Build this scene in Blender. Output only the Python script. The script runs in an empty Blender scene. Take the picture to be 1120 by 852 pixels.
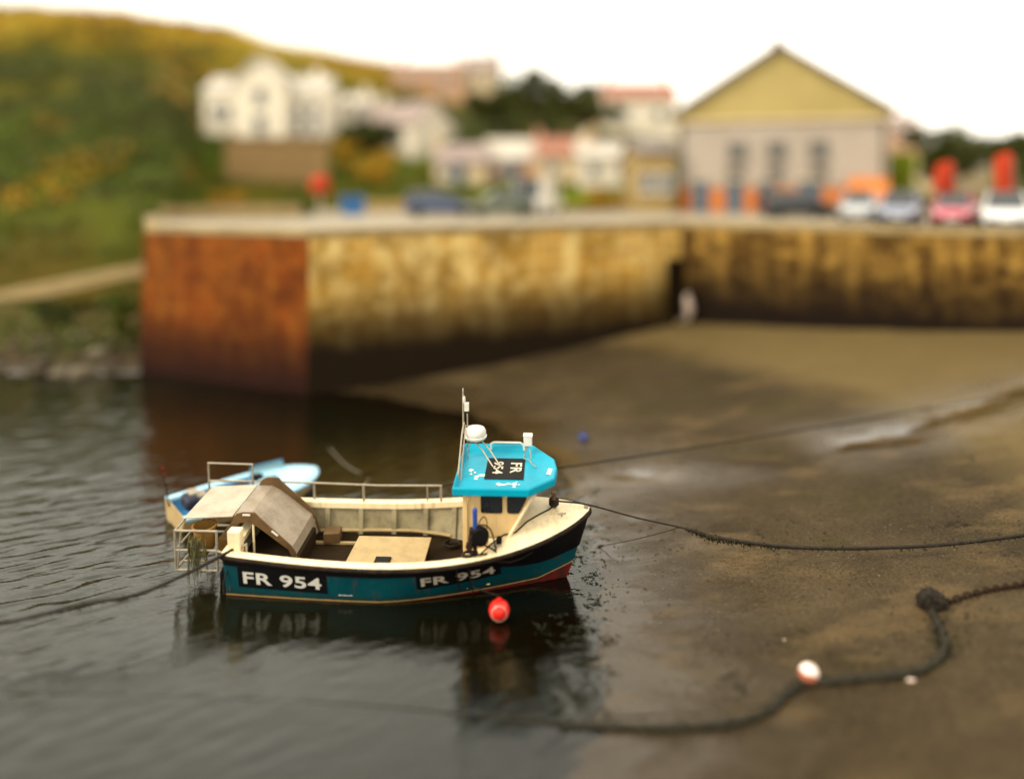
import bpy, bmesh, math, random
from mathutils import Vector, Matrix, noise
R = math.radians
random.seed(7)
sc = bpy.context.scene
COL = sc.collection

# ------------------------------------------------------------------ camera geometry (metres, camera at X=0,Y=0)
W0, H0 = 1120.0, 852.0
F, HZ, HC = 900.0, 205.0, 7.4            # focal length in photo pixels, horizon row, eye height
def at(px, py, Y):                        # photo pixel at distance Y
    return Vector(((px-560)*Y/F, Y, HC-(py-HZ)*Y/F))
def atz(px, py, z):                       # photo pixel on the level z
    return at(px, py, F*(HC-z)/(py-HZ))
def sstep(a, b, x):
    t = max(0., min(1., (x-a)/(b-a))); return t*t*(3-2*t)
def lerp(a, b, t): return a+(b-a)*t
def interp(tab, x):
    if x <= tab[0][0]: return tab[0][1]
    for (x0, y0), (x1, y1) in zip(tab, tab[1:]):
        if x <= x1: return y0+(y1-y0)*(x-x0)/(x1-x0)
    return tab[-1][1]

# ------------------------------------------------------------------ mesh builder
class MB:
    def __init__(s): s.v = []; s.f = []; s.uv = {}
    def face(s, pts, uv=None):
        b = len(s.v); s.v += [Vector(p) for p in pts]; s.f.append(tuple(range(b, b+len(pts))))
        if uv: s.uv[len(s.f)-1] = uv
        return s
    def box(s, c, d, rz=0., rot=None):
        m = rot if rot is not None else Matrix.Rotation(rz, 3, 'Z')
        b = len(s.v); c = Vector(c)
        for x in (-.5, .5):
            for y in (-.5, .5):
                for z in (-.5, .5):
                    s.v.append(c+m@Vector((x*d[0], y*d[1], z*d[2])))
        for q in ((0,1,3,2),(4,6,7,5),(0,4,5,1),(2,3,7,6),(0,2,6,4),(1,5,7,3)):
            s.f.append(tuple(b+i for i in q))
        return s
    def prism(s, poly, off):              # polygon (list of 3D pts) extruded by a vector
        off = Vector(off); n = len(poly); b = len(s.v)
        s.v += [Vector(p) for p in poly]+[Vector(p)+off for p in poly]
        s.f.append(tuple(range(b+n-1, b-1, -1))); s.f.append(tuple(range(b+n, b+2*n)))
        for i in range(n):
            j = (i+1) % n; s.f.append((b+i, b+j, b+n+j, b+n+i))
        return s
    def tube(s, pts, r, seg=8, closed=False):
        pts = [Vector(p) for p in pts]; n = len(pts); b = len(s.v); up = None
        rr = r if isinstance(r, (list, tuple)) else [r]*n
        for i, p in enumerate(pts):
            if closed: t = pts[(i+1) % n]-pts[i-1]
            else: t = pts[min(i+1, n-1)]-pts[max(i-1, 0)]
            if t.length < 1e-9: t = Vector((0, 0, 1))
            t.normalize()
            if up is None:
                up = Vector((0, 0, 1)) if abs(t.z) < .9 else Vector((1, 0, 0))
            u = t.cross(up)
            if u.length < 1e-6: u = t.orthogonal()
            u.normalize(); w = u.cross(t).normalized(); up = w
            for k in range(seg):
                a = 2*math.pi*k/seg
                s.v.append(p+(u*math.cos(a)+w*math.sin(a))*rr[i])
        for i in range(n if closed else n-1):
            i2 = (i+1) % n
            for k in range(seg):
                k2 = (k+1) % seg
                s.f.append((b+i*seg+k, b+i*seg+k2, b+i2*seg+k2, b+i2*seg+k))
        if not closed:
            s.f.append(tuple(b+k for k in range(seg-1, -1, -1)))
            s.f.append(tuple(b+(n-1)*seg+k for k in range(seg)))
        return s
    def lathe(s, prof, c=(0,0,0), axis='Z', seg=24):   # prof: (radius, height)
        c = Vector(c); b = len(s.v); n = len(prof)
        for r, h in prof:
            for k in range(seg):
                a = 2*math.pi*k/seg; x, y = r*math.cos(a), r*math.sin(a)
                s.v.append(c+Vector({'Z': (x, y, h), 'Y': (x, h, y), 'X': (h, x, y)}[axis]))
        for i in range(n-1):
            for k in range(seg):
                k2 = (k+1) % seg
                s.f.append((b+i*seg+k, b+i*seg+k2, b+(i+1)*seg+k2, b+(i+1)*seg+k))
        if prof[0][0] > 1e-4: s.f.append(tuple(b+k for k in range(seg-1, -1, -1)))
        if prof[-1][0] > 1e-4: s.f.append(tuple(b+(n-1)*seg+k for k in range(seg)))
        return s
    def ball(s, c, r, seg=20, rings=12, sq=1.):
        return s.lathe([(max(1e-5, r*math.sin(math.pi*i/rings)), -r*sq*math.cos(math.pi*i/rings)) for i in range(rings+1)], c, 'Z', seg)
    def grid(s, rows, closed=False):      # rows of equal-length point lists
        b = len(s.v); m = len(rows[0])
        for r in rows: s.v += [Vector(p) for p in r]
        for i in range(len(rows)-1):
            for j in range(m if closed else m-1):
                j2 = (j+1) % m
                s.f.append((b+i*m+j, b+i*m+j2, b+(i+1)*m+j2, b+(i+1)*m+j))
        return s
    def leaf(s, p, size, n=None):         # one small leaf-shaped face
        p = Vector(p); n = Vector(n) if n else Vector((random.gauss(0,1), random.gauss(0,1), random.gauss(0,1)+.4))
        if n.length < 1e-5: n = Vector((0,0,1))
        n.normalize(); u = n.orthogonal().normalized(); w = n.cross(u)
        a = random.random()*6.283; d = u*math.cos(a)+w*math.sin(a); e = n.cross(d)
        b = len(s.v); s.v += [p-d*size, p+e*size*.45+n*size*.1, p+d*size, p-e*size*.45+n*size*.1]
        s.f.append((b, b+1, b+2, b+3)); return s
    def build(s, name, mats, parent=None, smooth=40, loc=None, rot=None, bevel=0, fix=True):
        me = bpy.data.meshes.new(name); me.from_pydata([tuple(v) for v in s.v], [], s.f)
        if s.uv:
            ul = me.uv_layers.new(name='UVMap')
            for p in me.polygons:
                q = s.uv.get(p.index)
                if q:
                    for k, li in enumerate(p.loop_indices): ul.data[li].uv = q[k]
        if fix:
            bm = bmesh.new(); bm.from_mesh(me); bmesh.ops.remove_doubles(bm, verts=bm.verts, dist=1e-4)
            bmesh.ops.recalc_face_normals(bm, faces=bm.faces); bm.to_mesh(me); bm.free()
        if smooth:
            for p in me.polygons: p.use_smooth = True
            if smooth < 180: me.set_sharp_from_angle(angle=R(smooth))
        for m in (mats if isinstance(mats, (list, tuple)) else [mats]): me.materials.append(m)
        o = bpy.data.objects.new(name, me); COL.objects.link(o)
        if parent: o.parent = parent
        if loc is not None: o.location = loc
        if rot is not None: o.rotation_euler = rot
        if bevel:
            bv = o.modifiers.new('bevel', 'BEVEL'); bv.width = bevel; bv.segments = 2; bv.limit_method = 'ANGLE'
        return o

def tag(o, label=None, cat=None, group=None, kind=None):
    if label: o['label'] = label
    if cat: o['category'] = cat
    if group: o['group'] = group
    if kind: o['kind'] = kind
    return o
def empty(name, loc=(0,0,0), rot=(0,0,0), label=None, cat=None, group=None):
    o = bpy.data.objects.new(name, None); COL.objects.link(o); o.location = loc; o.rotation_euler = rot
    o.empty_display_size = .3
    return tag(o, label, cat, group)
def copy_tree(o, parent=None):
    c = o.copy(); COL.objects.link(c)
    if parent: c.parent = parent
    for ch in list(o.children): copy_tree(ch, c)
    return c

# ------------------------------------------------------------------ materials
class N:
    def __init__(s, name):
        s.m = bpy.data.materials.new(name); s.m.use_nodes = True
        s.t = s.m.node_tree; s.b = s.t.nodes['Principled BSDF']; s.out = s.t.nodes['Material Output']
    def n(s, typ, **kw):
        x = s.t.nodes.new(typ)
        for k, v in kw.items(): setattr(x, k, v)
        return x
    def l(s, a, b): s.t.links.new(a, b)
    def coord(s, kind='Object', scale=(1,1,1), loc=(0,0,0), rot=(0,0,0)):
        if kind == 'World': src = s.n('ShaderNodeNewGeometry').outputs['Position']
        else: src = s.n('ShaderNodeTexCoord').outputs[kind]
        mp = s.n('ShaderNodeMapping'); mp.inputs['Scale'].default_value = scale; mp.inputs['Location'].default_value = loc; mp.inputs['Rotation'].default_value = rot
        s.l(src, mp.inputs['Vector']); return mp.outputs['Vector']
    def noise(s, vec, scale, detail=4, rough=.55, dist=0):
        x = s.n('ShaderNodeTexNoise'); x.inputs['Scale'].default_value = scale; x.inputs['Detail'].default_value = detail
        x.inputs['Roughness'].default_value = rough; x.inputs['Distortion'].default_value = dist
        s.l(vec, x.inputs['Vector']); return x.outputs['Fac']
    def ramp(s, fac, stops, interp='LINEAR'):
        x = s.n('ShaderNodeValToRGB'); e = x.color_ramp; e.interpolation = interp
        while len(e.elements) < len(stops): e.elements.new(.5)
        for el, (p, c) in zip(e.elements, stops):
            el.position = p; el.color = (c, c, c, 1) if isinstance(c, (int, float)) else (*c, 1)
        s.l(fac, x.inputs['Fac']); return x.outputs['Color']
    def mix(s, fac, a, b, typ='MIX'):
        x = s.n('ShaderNodeMix', data_type='RGBA', blend_type=typ)
        if isinstance(fac, (int, float)): x.inputs[0].default_value = fac
        else: s.l(fac, x.inputs[0])
        for i, c in ((6, a), (7, b)):
            if isinstance(c, (tuple, list)): x.inputs[i].default_value = (*c[:3], 1)
            else: s.l(c, x.inputs[i])
        return x.outputs[2]
    def math(s, op, a, b=0.):
        x = s.n('ShaderNodeMath', operation=op)
        for i, c in ((0, a), (1, b)):
            if isinstance(c, (int, float)): x.inputs[i].default_value = c
            else: s.l(c, x.inputs[i])
        return x.outputs[0]
    def sep(s, vec):
        x = s.n('ShaderNodeSeparateXYZ'); s.l(vec, x.inputs[0]); return x.outputs
    def bump(s, h, strength=.3, dist=.02, normal=None):
        x = s.n('ShaderNodeBump'); x.inputs['Strength'].default_value = strength; x.inputs['Distance'].default_value = dist
        s.l(h, x.inputs['Height'])
        if normal is not None: s.l(normal, x.inputs['Normal'])
        return x.outputs['Normal']
    def set(s, **kw):
        for k, v in kw.items():
            inp = s.b.inputs[{'col': 'Base Color', 'rough': 'Roughness', 'metal': 'Metallic', 'normal': 'Normal', 'spec': 'Specular IOR Level',
                              'coat': 'Coat Weight', 'alpha': 'Alpha', 'trans': 'Transmission Weight', 'ior': 'IOR'}[k]]
            if isinstance(v, (int, float)): inp.default_value = v
            elif isinstance(v, tuple): inp.default_value = (*v[:3], 1)
            else: s.l(v, inp)
        return s.m

def tone(c): return tuple(x*(.52+.36*x) for x in c)
def paint(name, c, rough=.4, dirt=(.12, .08, .04), amt=.5, scale=3., metal=0., coat=0., bump=.05, fine=25., spec=.35):
    """painted / weathered surface: large blotches of grime plus fine speckle and gentle unevenness"""
    c = tone(c); dirt = tone(dirt)
    k = N(name); v = k.coord('Object'); a = k.noise(v, scale, 6, .65); b = k.noise(v, fine, 4, .6)
    m = k.math('MULTIPLY', k.ramp(a, [(.42, 0), (.75, 1)]), k.ramp(b, [(.3, .35), (.7, 1)]))
    m = k.math('MULTIPLY', m, amt)
    c2 = tuple(x*.86 for x in c)
    base = k.mix(k.noise(v, scale*.5, 3), c, c2)
    k.set(col=k.mix(m, base, dirt), metal=metal, coat=coat)
    k.set(rough=k.math('ADD', k.math('MULTIPLY', b, .25), rough-.1))
    k.set(normal=k.bump(k.mix(.5, a, b), bump, .01), spec=spec); return k.m

def streaked(name, c, dirt, amt=.6, rough=.5):
    """gelcoat / painted wood with vertical run-off streaks and worn spots"""
    c = tone(c); dirt = tone(dirt)
    k = N(name); v = k.coord('Object'); vs = k.coord('Object', (9, 9, 1.1))
    a = k.noise(vs, 1., 5, .6); b = k.noise(v, 2.2, 5, .6); d = k.noise(v, 38, 3, .6)
    m = k.math('MULTIPLY', k.ramp(a, [(.45, 0), (.72, 1)]), k.ramp(b, [(.35, 0), (.7, 1)]))
    m = k.math('MAXIMUM', k.math('MULTIPLY', m, amt), k.ramp(d, [(.68, 0), (.76, amt*.7)]))
    k.set(col=k.mix(m, k.mix(b, c, tuple(x*.85 for x in c)), dirt), rough=rough)
    k.set(normal=k.bump(d, .06, .01)); return k.m

M = {}
M['cream'] = streaked('cream_gelcoat', (.84, .64, .34), (.30, .13, .03), .8, .38)
M['cream_deck'] = streaked('cream_deck_paint', (.97, .85, .60), (.40, .21, .06), .7, .45)
M['lining'] = paint('grimy_lining_paint', (.46, .40, .25), .6, (.06, .042, .02), .95, 2.6, fine=14)
M['sole'] = paint('dark_sole_boards', (.042, .024, .009), .7, (.010, .006, .003), .8, 3, spec=.08)
M['hatch'] = paint('buff_hatch_paint', (.56, .43, .22), .55, (.22, .12, .04), .6, 3.5)
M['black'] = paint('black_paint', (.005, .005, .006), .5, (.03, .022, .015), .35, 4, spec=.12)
M['rubber'] = paint('black_rubber', (.008, .007, .006), .6, (.035, .025, .015), .5, 6, spec=.12)
M['strake'] = paint('brown_black_rubbing_strake', (.014, .009, .006), .6, (.12, .06, .025), .55, 7, spec=.12)
M['white'] = paint('white_paint', (.80, .78, .72), .35, (.4, .3, .18), .25, 5)
M['letter'] = paint('worn_white_lettering', (.72, .66, .55), .5, (.10, .06, .03), .75, 9, fine=40)
M['cyan'] = paint('cyan_roof_paint', (.0, .43, .58), .36, (.02, .25, .33), .5, 2.4, fine=30, spec=.16)
M['galv'] = paint('galvanised_tube', (.50, .45, .36), .42, (.25, .12, .04), .55, 9, metal=.35)
M['alu'] = paint('scuffed_alloy_sheet', (.60, .54, .44), .45, (.24, .15, .07), .6, 2.5, metal=.1, fine=12)
M['slide'] = paint('rusty_alloy_slide', (.44, .375, .29), .42, (.18, .11, .05), .8, 3, metal=.2)
M['dusty'] = N('dusty_glass').set(col=(.075, .075, .07), rough=.25, spec=.5)
M['cheek'] = paint('weathered_ply', (.20, .115, .04), .6, (.06, .03, .012), .8, 4)
M['yellow'] = paint('rusty_yellow_tub', (.46, .27, .06), .55, (.16, .06, .02), .8, 4)
M['rust'] = paint('rusty_iron', (.050, .028, .016), .8, (.02, .013, .009), .6, 14, bump=.3, spec=.1)
M['rope'] = None
M['glass'] = N('dark_glass').set(col=(.015, .018, .02), rough=.06, spec=.7)
M['blue'] = paint('blue_plastic', (.02, .10, .42), .4, (.2, .2, .22), .3, 12)
M['navy'] = paint('navy_cover', (.012, .016, .05), .55, (.08, .07, .07), .3, 10)
M['dinghy'] = paint('pale_blue_dinghy_paint', (.52, .80, .95), .35, (.55, .6, .6), .3, 3)
M['dinghy_in'] = paint('blue_dinghy_inside', (.10, .40, .68), .4, (.3, .5, .6), .4, 3)
M['redbuoy'] = paint('red_buoy_plastic', (.80, .022, .012), .28, (.5, .12, .08), .4, 8)
M['bulb'] = paint('float_foam', (.78, .66, .58), .5, (.45, .2, .12), .4, 9)

def hull_material():
    k = N('teal_hull_paint'); v = k.coord('Object'); z = k.sep(v)[2]
    a = k.noise(k.coord('Object', (6, 6, .9)), 1.2, 6, .62); b = k.noise(v, 1.5, 4); d = k.noise(v, 30, 4, .6)
    teal = k.mix(b, (.0, .068, .082), (.0, .034, .048))
    teal = k.mix(k.math('MULTIPLY', k.ramp(a, [(.5, 0), (.8, 1)]), .6), teal, (.015, .045, .05))
    teal = k.mix(k.ramp(d, [(.66, 0), (.73, .7)]), teal, (.16, .20, .17))
    sc_ = k.noise(k.coord('Object', (1.2, 1.2, 14)), 3.2, 4, .65)
    teal = k.mix(k.ramp(sc_, [(.60, 0), (.68, .55)]), teal, (.02, .05, .055))
    rs = k.noise(k.coord('Object', (7, 7, .5), (3, 1, 0)), 1.6, 4, .6)
    teal = k.mix(k.ramp(rs, [(.58, 0), (.70, .7)]), teal, (.075, .035, .012))
    teal = k.mix(k.ramp(k.math('ADD', z, k.math('MULTIPLY', k.math('SUBTRACT', d, .5), .16)), [(.13, .8), (.26, 0)]), teal, (.012, .022, .010))
    # boot top line: cream line, then red antifouling with a weedy edge
    zz = k.math('ADD', z, k.math('MULTIPLY', k.math('SUBTRACT', a, .5), .03))
    xr = k.ramp(k.math('DIVIDE', k.sep(v)[0], 3.4), [(.70, 0), (.9, .20)])
    line = k.math('LESS_THAN', k.math('SUBTRACT', zz, xr), .135); red = k.math('LESS_THAN', k.math('SUBTRACT', z, xr), .105)
    c = k.mix(line, teal, (.30, .20, .08))
    redc = k.mix(b, (.24, .008, .012), (.12, .006, .008))
    c = k.mix(red, c, redc)
    c = k.mix(k.math('MULTIPLY', red, k.ramp(a, [(.35, 0), (.6, .8)])), c, (.02, .018, .010))
    k.set(col=c, rough=.3, spec=.3, normal=k.bump(k.mix(.5, d, b), .08, .02)); return k.m
M['hull'] = hull_material()

def rope_material(name, c1, c2, wet=.6):
    k = N(name); v = k.coord('World'); a = k.noise(v, 9, 5, .7); b = k.noise(v, 70, 3, .6)
    k.set(col=k.mix(k.ramp(a, [(.38, 0), (.62, 1)]), c1, c2), rough=wet, normal=k.bump(k.mix(.5, a, b), .9, .02), spec=.2); return k.m
M['rope_dark'] = rope_material('weedy_rope', (.008, .006, .004), (.022, .015, .008))
M['rope_tan'] = rope_material('tarry_rope', (.026, .017, .008), (.010, .006, .004))
M['rope_mud'] = rope_material('muddy_ground_rope', (.022, .018, .009), (.010, .008, .004), .55)
M['weed'] = rope_material('bladder_weed', (.016, .012, .006), (.035, .030, .010), .4)
M['weed_green'] = rope_material('green_weed', (.012, .014, .004), (.007, .007, .003), .75)
M['weed_hang'] = rope_material('hanging_weed', (.13, .12, .05), (.06, .06, .022), .6)
# ================================================================== SETTING: seabed, water, quay, hill
SHORE = [(-60, -30)]
_pix = [(600, 900), (618, 852), (640, 822), (652, 795), (657, 740), (655, 650), (645, 570), (612, 500), (520, 455), (400, 430), (330, 428)]
SHORE = [(atz(px, py, 0).x, atz(px, py, 0).y) for px, py in _pix]
def shore_dist(x, y):                     # signed: positive on the mud side (to the right)
    best = 1e9; sgn = 1
    pts = [(SHORE[0][0]-1.5, -5)]+SHORE+[(-9, 40)]
    for (ax, ay), (bx, by) in zip(pts, pts[1:]):
        dx, dy = bx-ax, by-ay; t = max(0, min(1, ((x-ax)*dx+(y-ay)*dy)/(dx*dx+dy*dy)))
        ex, ey = x-(ax+t*dx), y-(ay+t*dy); d = math.hypot(ex, ey)
        if d < best: best = d; sgn = 1 if dx*ey-dy*ex < 0 else -1
    return best*sgn
# the wet runnel on the flat: a centre line in the world
RUN = [(atz(px, py, .35).x, atz(px, py, .35).y) for px, py in ((600, 520), (700, 506), (820, 497), (960, 492), (1090, 470), (1200, 462))]
def run_dist(x, y):
    best = 1e9
    for (ax, ay), (bx, by) in zip(RUN, RUN[1:]):
        dx, dy = bx-ax, by-ay; t = max(0, min(1, ((x-ax)*dx+(y-ay)*dy)/(dx*dx+dy*dy)))
        best = min(best, math.hypot(x-(ax+t*dx), y-(ay+t*dy)))
    return abs(best+.45*noise.noise(Vector((x*.5, y*.9, 1.5)))) if best < 3 else best
def mud(x, y, fine=True):
    d = shore_dist(x, y)
    if d > 0: z = .05*d+.0040*d*d
    else: z = -.035*min(-d, 4)-.10*max(0, min(-d-4, 8))
    if x < -12.5 and y > 29:              # the rocky shore left of the pier
        z = lerp(z, max(-.7, (y-32.6)*.20), sstep(-12.5, -15, x)*sstep(29, 31, y))
    if fine:
        v = Vector((x, y, 0))
        k = sstep(-.8, 3, d)
        z += .055*k*noise.noise(v*.55)+.025*k*noise.noise(v*1.7)+.012*noise.noise(v*5.5+Vector((3, 0, 0)))
        z -= .14*sstep(4.2, 7.5, x)*math.exp(-(run_dist(x, y)/.75)**2)
    return z
def gpt(px, py, up=0.):                   # photo pixel on the mud (or on the water where that is higher)
    Y = 8.
    while Y < 60:
        p = at(px, py, Y)
        if max(mud(p.x, p.y), 0) >= p.z-up: break
        Y += .02
    return p

def mud_material():
    k = N('wet_harbour_mud'); g = k.coord('World'); z = k.sep(g)[2]
    big = k.noise(g, .22, 5, .6, .6); mid = k.noise(k.coord('World', (1, 1.7, 1), rot=(0, 0, .35)), .9, 6, .62, .8); fine = k.noise(g, 14, 6, .72); grit = k.noise(g, 60, 3, .7)
    c = k.ramp(big, [(.30, (.026, .0175, .0078)), (.5, (.047, .0325, .0150)), (.70, (.076, .053, .0260))])
    c = k.mix(k.math('MULTIPLY', k.ramp(mid, [(.42, 0), (.7, 1)]), .5), c, (.020, .013, .0055))
    c = k.mix(k.ramp(k.noise(k.coord('World', (.5, 1, 1), (7, 3, 0)), .5, 5, .65), [(.52, 0), (.72, .6)]), c, (.034, .030, .002))   # green algae film
    c = k.mix(k.ramp(k.noise(k.coord('World', (1, 1.8, 1), (2, 9, 0)), .38, 5, .6), [(.54, 0), (.70, .65)]), c, (.15, .098, .042))     # paler dry sand
    c = k.mix(k.ramp(fine, [(.34, .75), (.5, 0)]), c, (.014, .008, .003))
    gr2 = k.noise(g, 27, 3, .75)
    c = k.mix(k.ramp(gr2, [(.56, 0), (.66, .55)]), c, (.16, .112, .055))
    c = k.mix(k.ramp(gr2, [(.34, .7), (.43, 0)]), c, (.010, .006, .002))
    c = k.mix(k.ramp(grit, [(.66, 0), (.74, .6)]), c, (.018, .012, .007))
    c = k.mix(k.ramp(z, [(.75, 0), (1.6, .65)]), c, (.150, .105, .040))   # drier, paler sand higher up the shore
    # wet film near the water's edge and in the runnel
    wet = k.ramp(k.math('ADD', z, k.math('MULTIPLY', k.math('SUBTRACT', mid, .5), .22)), [(.0, 1), (.05, .75), (.20, .0)])
    pts = k.n('ShaderNodeAttribute', attribute_name='runnel'); 
    rw = k.math('MULTIPLY', pts.outputs['Fac'], k.ramp(k.noise(k.coord('World', (.45, 2.2, 1), rot=(0, 0, .12)), 1.6, 5, .6), [(.34, 0), (.46, 1)]))
    wet = k.math('MAXIMUM', wet, rw)
    c = k.mix(k.math('MULTIPLY', wet, .55), c, (.022, .014, .007))
    r = k.math('MAXIMUM', .05, k.math('SUBTRACT', k.math('ADD', .50, k.math('MULTIPLY', fine, .25)), k.math('MULTIPLY', wet, .70)))
    rip = k.noise(k.coord('World', (.8, 4.5, 1), rot=(0, 0, R(-12))), 1.6, 3, .5, .6)
    h = k.mix(.42, k.mix(.5, k.mix(.5, mid, rip), fine), grit)
    bs = k.n('ShaderNodeBump'); bs.inputs['Distance'].default_value = .06
    k.l(h, bs.inputs['Height']); k.l(k.math('SUBTRACT', .9, k.math('MULTIPLY', wet, .88)), bs.inputs['Strength'])
    k.set(col=c, rough=r, normal=bs.outputs['Normal'], spec=k.math('ADD', .09, k.math('ADD', k.math('MULTIPLY', wet, .22), k.math('MULTIPLY', rw, .9)))); return k.m
def build_mud():
    m = MB(); xs = []; x = -62.
    while x < 44: xs.append(x); x += .22 if -9 < x < 16 else 1.2
    ys = []; y = 4.
    while y < 47: ys.append(y); y += .16 if y < 20 else (.3 if y < 38 else 1.)
    rows = [[(x, y, mud(x, y)) for x in xs] for y in ys]
    m.grid(rows); o = m.build('mud_flat', mud_material(), smooth=180, fix=False)
    a = o.data.attributes.new('runnel', 'FLOAT', 'POINT')
    n = len(xs)
    for j, y in enumerate(ys):
        for i, x in enumerate(xs):
            d = run_dist(x, y) if x > 0 and 17 < y < 32 else 9
            a.data[j*n+i].value = math.exp(-(d/1.3)**2)*max(0, min(1, .55+1.4*noise.noise(Vector((x*.33, y*.5, 4.4)))+.9*sstep(7.2, 9.5, x)+.5*sstep(5, 3, x))) if d < 4 else 0
    tag(o, kind='structure')
    return o
build_mud()

def water_material():
    k = N('harbour_water'); t = k.t
    t.nodes.remove(k.b)
    e = k.noise(k.coord('World', (.8, 2.6, 1), rot=(0, 0, R(-34))), 7, 3, .55)
    bs = k.n('ShaderNodeBump'); bs.inputs['Distance'].default_value = .008; bs.inputs['Strength'].default_value = .6
    k.l(e, bs.inputs['Height'])
    gl = k.n('ShaderNodeBsdfGlossy'); gl.inputs['Roughness'].default_value = .04; gl.inputs['Color'].default_value = (.94, .97, .95, 1)
    tr = k.n('ShaderNodeBsdfTransparent'); tr.inputs['Color'].default_value = (.42, .33, .18, 1)
    df = k.n('ShaderNodeBsdfDiffuse'); df.inputs['Color'].default_value = (.006, .006, .0022, 1)
    dp_ = k.n('ShaderNodeAttribute', attribute_name='depth')
    body = k.n('ShaderNodeMixShader'); k.l(k.ramp(dp_.outputs['Fac'], [(0, .05), (.08, .42), (.25, .82), (.6, .99)]), body.inputs[0])
    k.l(tr.outputs[0], body.inputs[1]); k.l(df.outputs[0], body.inputs[2])
    fr = k.n('ShaderNodeFresnel'); fr.inputs['IOR'].default_value = 1.42
    for x in (gl, fr): k.l(bs.outputs[0], x.inputs['Normal'])
    mx = k.n('ShaderNodeMixShader'); k.l(fr.outputs[0], mx.inputs[0]); k.l(body.outputs[0], mx.inputs[1]); k.l(gl.outputs[0], mx.inputs[2])
    k.l(mx.outputs[0], k.out.inputs['Surface']); return k.m
def wave(x, y):                           # wind ripples: long crests slanting away to the right, calmer in the lee of the boat
    c_, s_ = .829, .559; u, v = x*c_+y*s_, -x*s_+y*c_
    lee = lerp(.30, 1., sstep(2.6, 6.5, math.hypot(x+1.6, (y-14.2)*.9)))*lerp(1., .55, sstep(17, 26, y)*sstep(-11, -7, x))
    g = lerp(.55, 1.25, .5+.9*noise.noise(Vector((x*.22, y*.3, 5))))
    warp = .5*noise.noise(Vector((x*.8, y*.8, 9)))
    a = noise.noise(Vector((u*1.2, v*4.2+warp, 0))); b = noise.noise(Vector((u*2.6+3, v*8.0+warp*2, 3))); d = noise.noise(Vector((x*1.1, y*1.6, 7)))
    return lee*g*(.020*a+.0135*b+.008*d)
def span(a, b, d): return [a+d*i for i in range(int((b-a)/d))]
m = MB(); xs = span(-70, -17, 1.5)+span(-17, -11, .14)+span(-11, 3, .062)+span(3, 12, .5); ys = span(2, 9.2, .5)+span(9.2, 20, .055)+span(20, 34, .12)+span(34, 46, .5)
o = m.grid([[(x, y, wave(x, y) if -17 < x < 4 and 9 < y < 36 else 0) for x in xs] for y in ys]).build('water', water_material(), smooth=180, fix=False)
da_ = o.data.attributes.new('depth', 'FLOAT', 'POINT')
for i_, v_ in enumerate(o.data.vertices): da_.data[i_].value = max(0, -mud(v_.co.x, v_.co.y))
tag(o, kind='structure')

# ------------------------------------------------------------------ quay walls
QT = HC-1.64                              # level of the quay top
P1, P2, P3, P4, P5 = (-14.7, 33.0), (-7.3, 29.6), (7.6, 37.0), (18.3, 29.5), (34., 18.5)
def wall_material(name, c1, c2, c3, low, brick=True, tide=1.9, seed=0.):
    c1, c2, c3, low = tone(c1), tone(c2), tone(c3), tone(low)
    k = N(name); uv = k.n('ShaderNodeUVMap').outputs['UV']
    def mp(sc_, lo=(0, 0, 0)):
        x = k.n('ShaderNodeMapping'); x.inputs['Scale'].default_value = sc_; x.inputs['Location'].default_value = (lo[0]+seed, lo[1]+seed, 0); k.l(uv, x.inputs['Vector']); return x.outputs[0]
    br = k.n('ShaderNodeTexBrick'); br.inputs['Scale'].default_value = 1.; br.inputs['Brick Width'].default_value = .95; br.inputs['Row Height'].default_value = .42
    br.inputs['Mortar Size'].default_value = .022; br.inputs['Mortar Smooth'].default_value = .4; br.inputs['Bias'].default_value = -.2
    br.inputs['Color1'].default_value = (*c1, 1); br.inputs['Color2'].default_value = (*c2, 1); br.inputs['Mortar'].default_value = (*[x*.35 for x in c2], 1)
    k.l(mp((1, 1, 1)), br.inputs['Vector'])
    st = k.noise(mp((.75, .10, 1)), 1.5, 5, .6); st2 = k.noise(mp((.33, .07, 1), (4, 2)), 1.3, 4, .6); bl = k.noise(mp((1, 1, 1), (9, 1)), .5, 6, .65); fi = k.noise(mp((1, 1, 1)), 9, 4, .7)
    c = k.mix(k.ramp(st, [(.46, 0), (.64, .68)]), br.outputs['Color'], c3)                 # pale lime and lichen runs
    c = k.mix(k.ramp(st2, [(.52, 0), (.74, .5)]), c, tuple(x*.28 for x in c2))          # dark runs below drains
    c = k.mix(k.ramp(bl, [(.44, 0), (.62, .75)]), c, tuple(x*.36 for x in c1))
    bl2 = k.noise(mp((1, 1.3, 1), (2, 5)), 1.1, 5, .65)
    c = k.mix(k.ramp(bl2, [(.5, 0), (.66, .6)]), c, tuple(x*.9 for x in c3))
    v = k.sep(uv)[1]; vv = k.math('ADD', v, k.math('MULTIPLY', k.math('SUBTRACT', k.mix(.5, st, bl), .5), 1.5))
    mask = k.ramp(k.math('DIVIDE', vv, 6.), [(max(0, tide-.9)/6, 1), ((tide+.2)/6, .75), ((tide+1.5)/6, 0)])
    c = k.mix(mask, c, low)                                                               # weed up to the tide line
    k.set(col=c, rough=.8, spec=.12, normal=k.bump(k.mix(.4, k.mix(.5, br.outputs['Fac'], fi), bl), .6, .08)); return k.m
M['wall_mid'] = wall_material('pier_stone', (.66, .42, .09), (.48, .28, .05), (.92, .76, .38), (.020, .010, .002), tide=2.3)
M['wall_red'] = wall_material('red_brick_end', (.30, .078, .005), (.18, .045, .003), (.36, .14, .015), (.026, .005, .001), tide=1.2, seed=3.)
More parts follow.
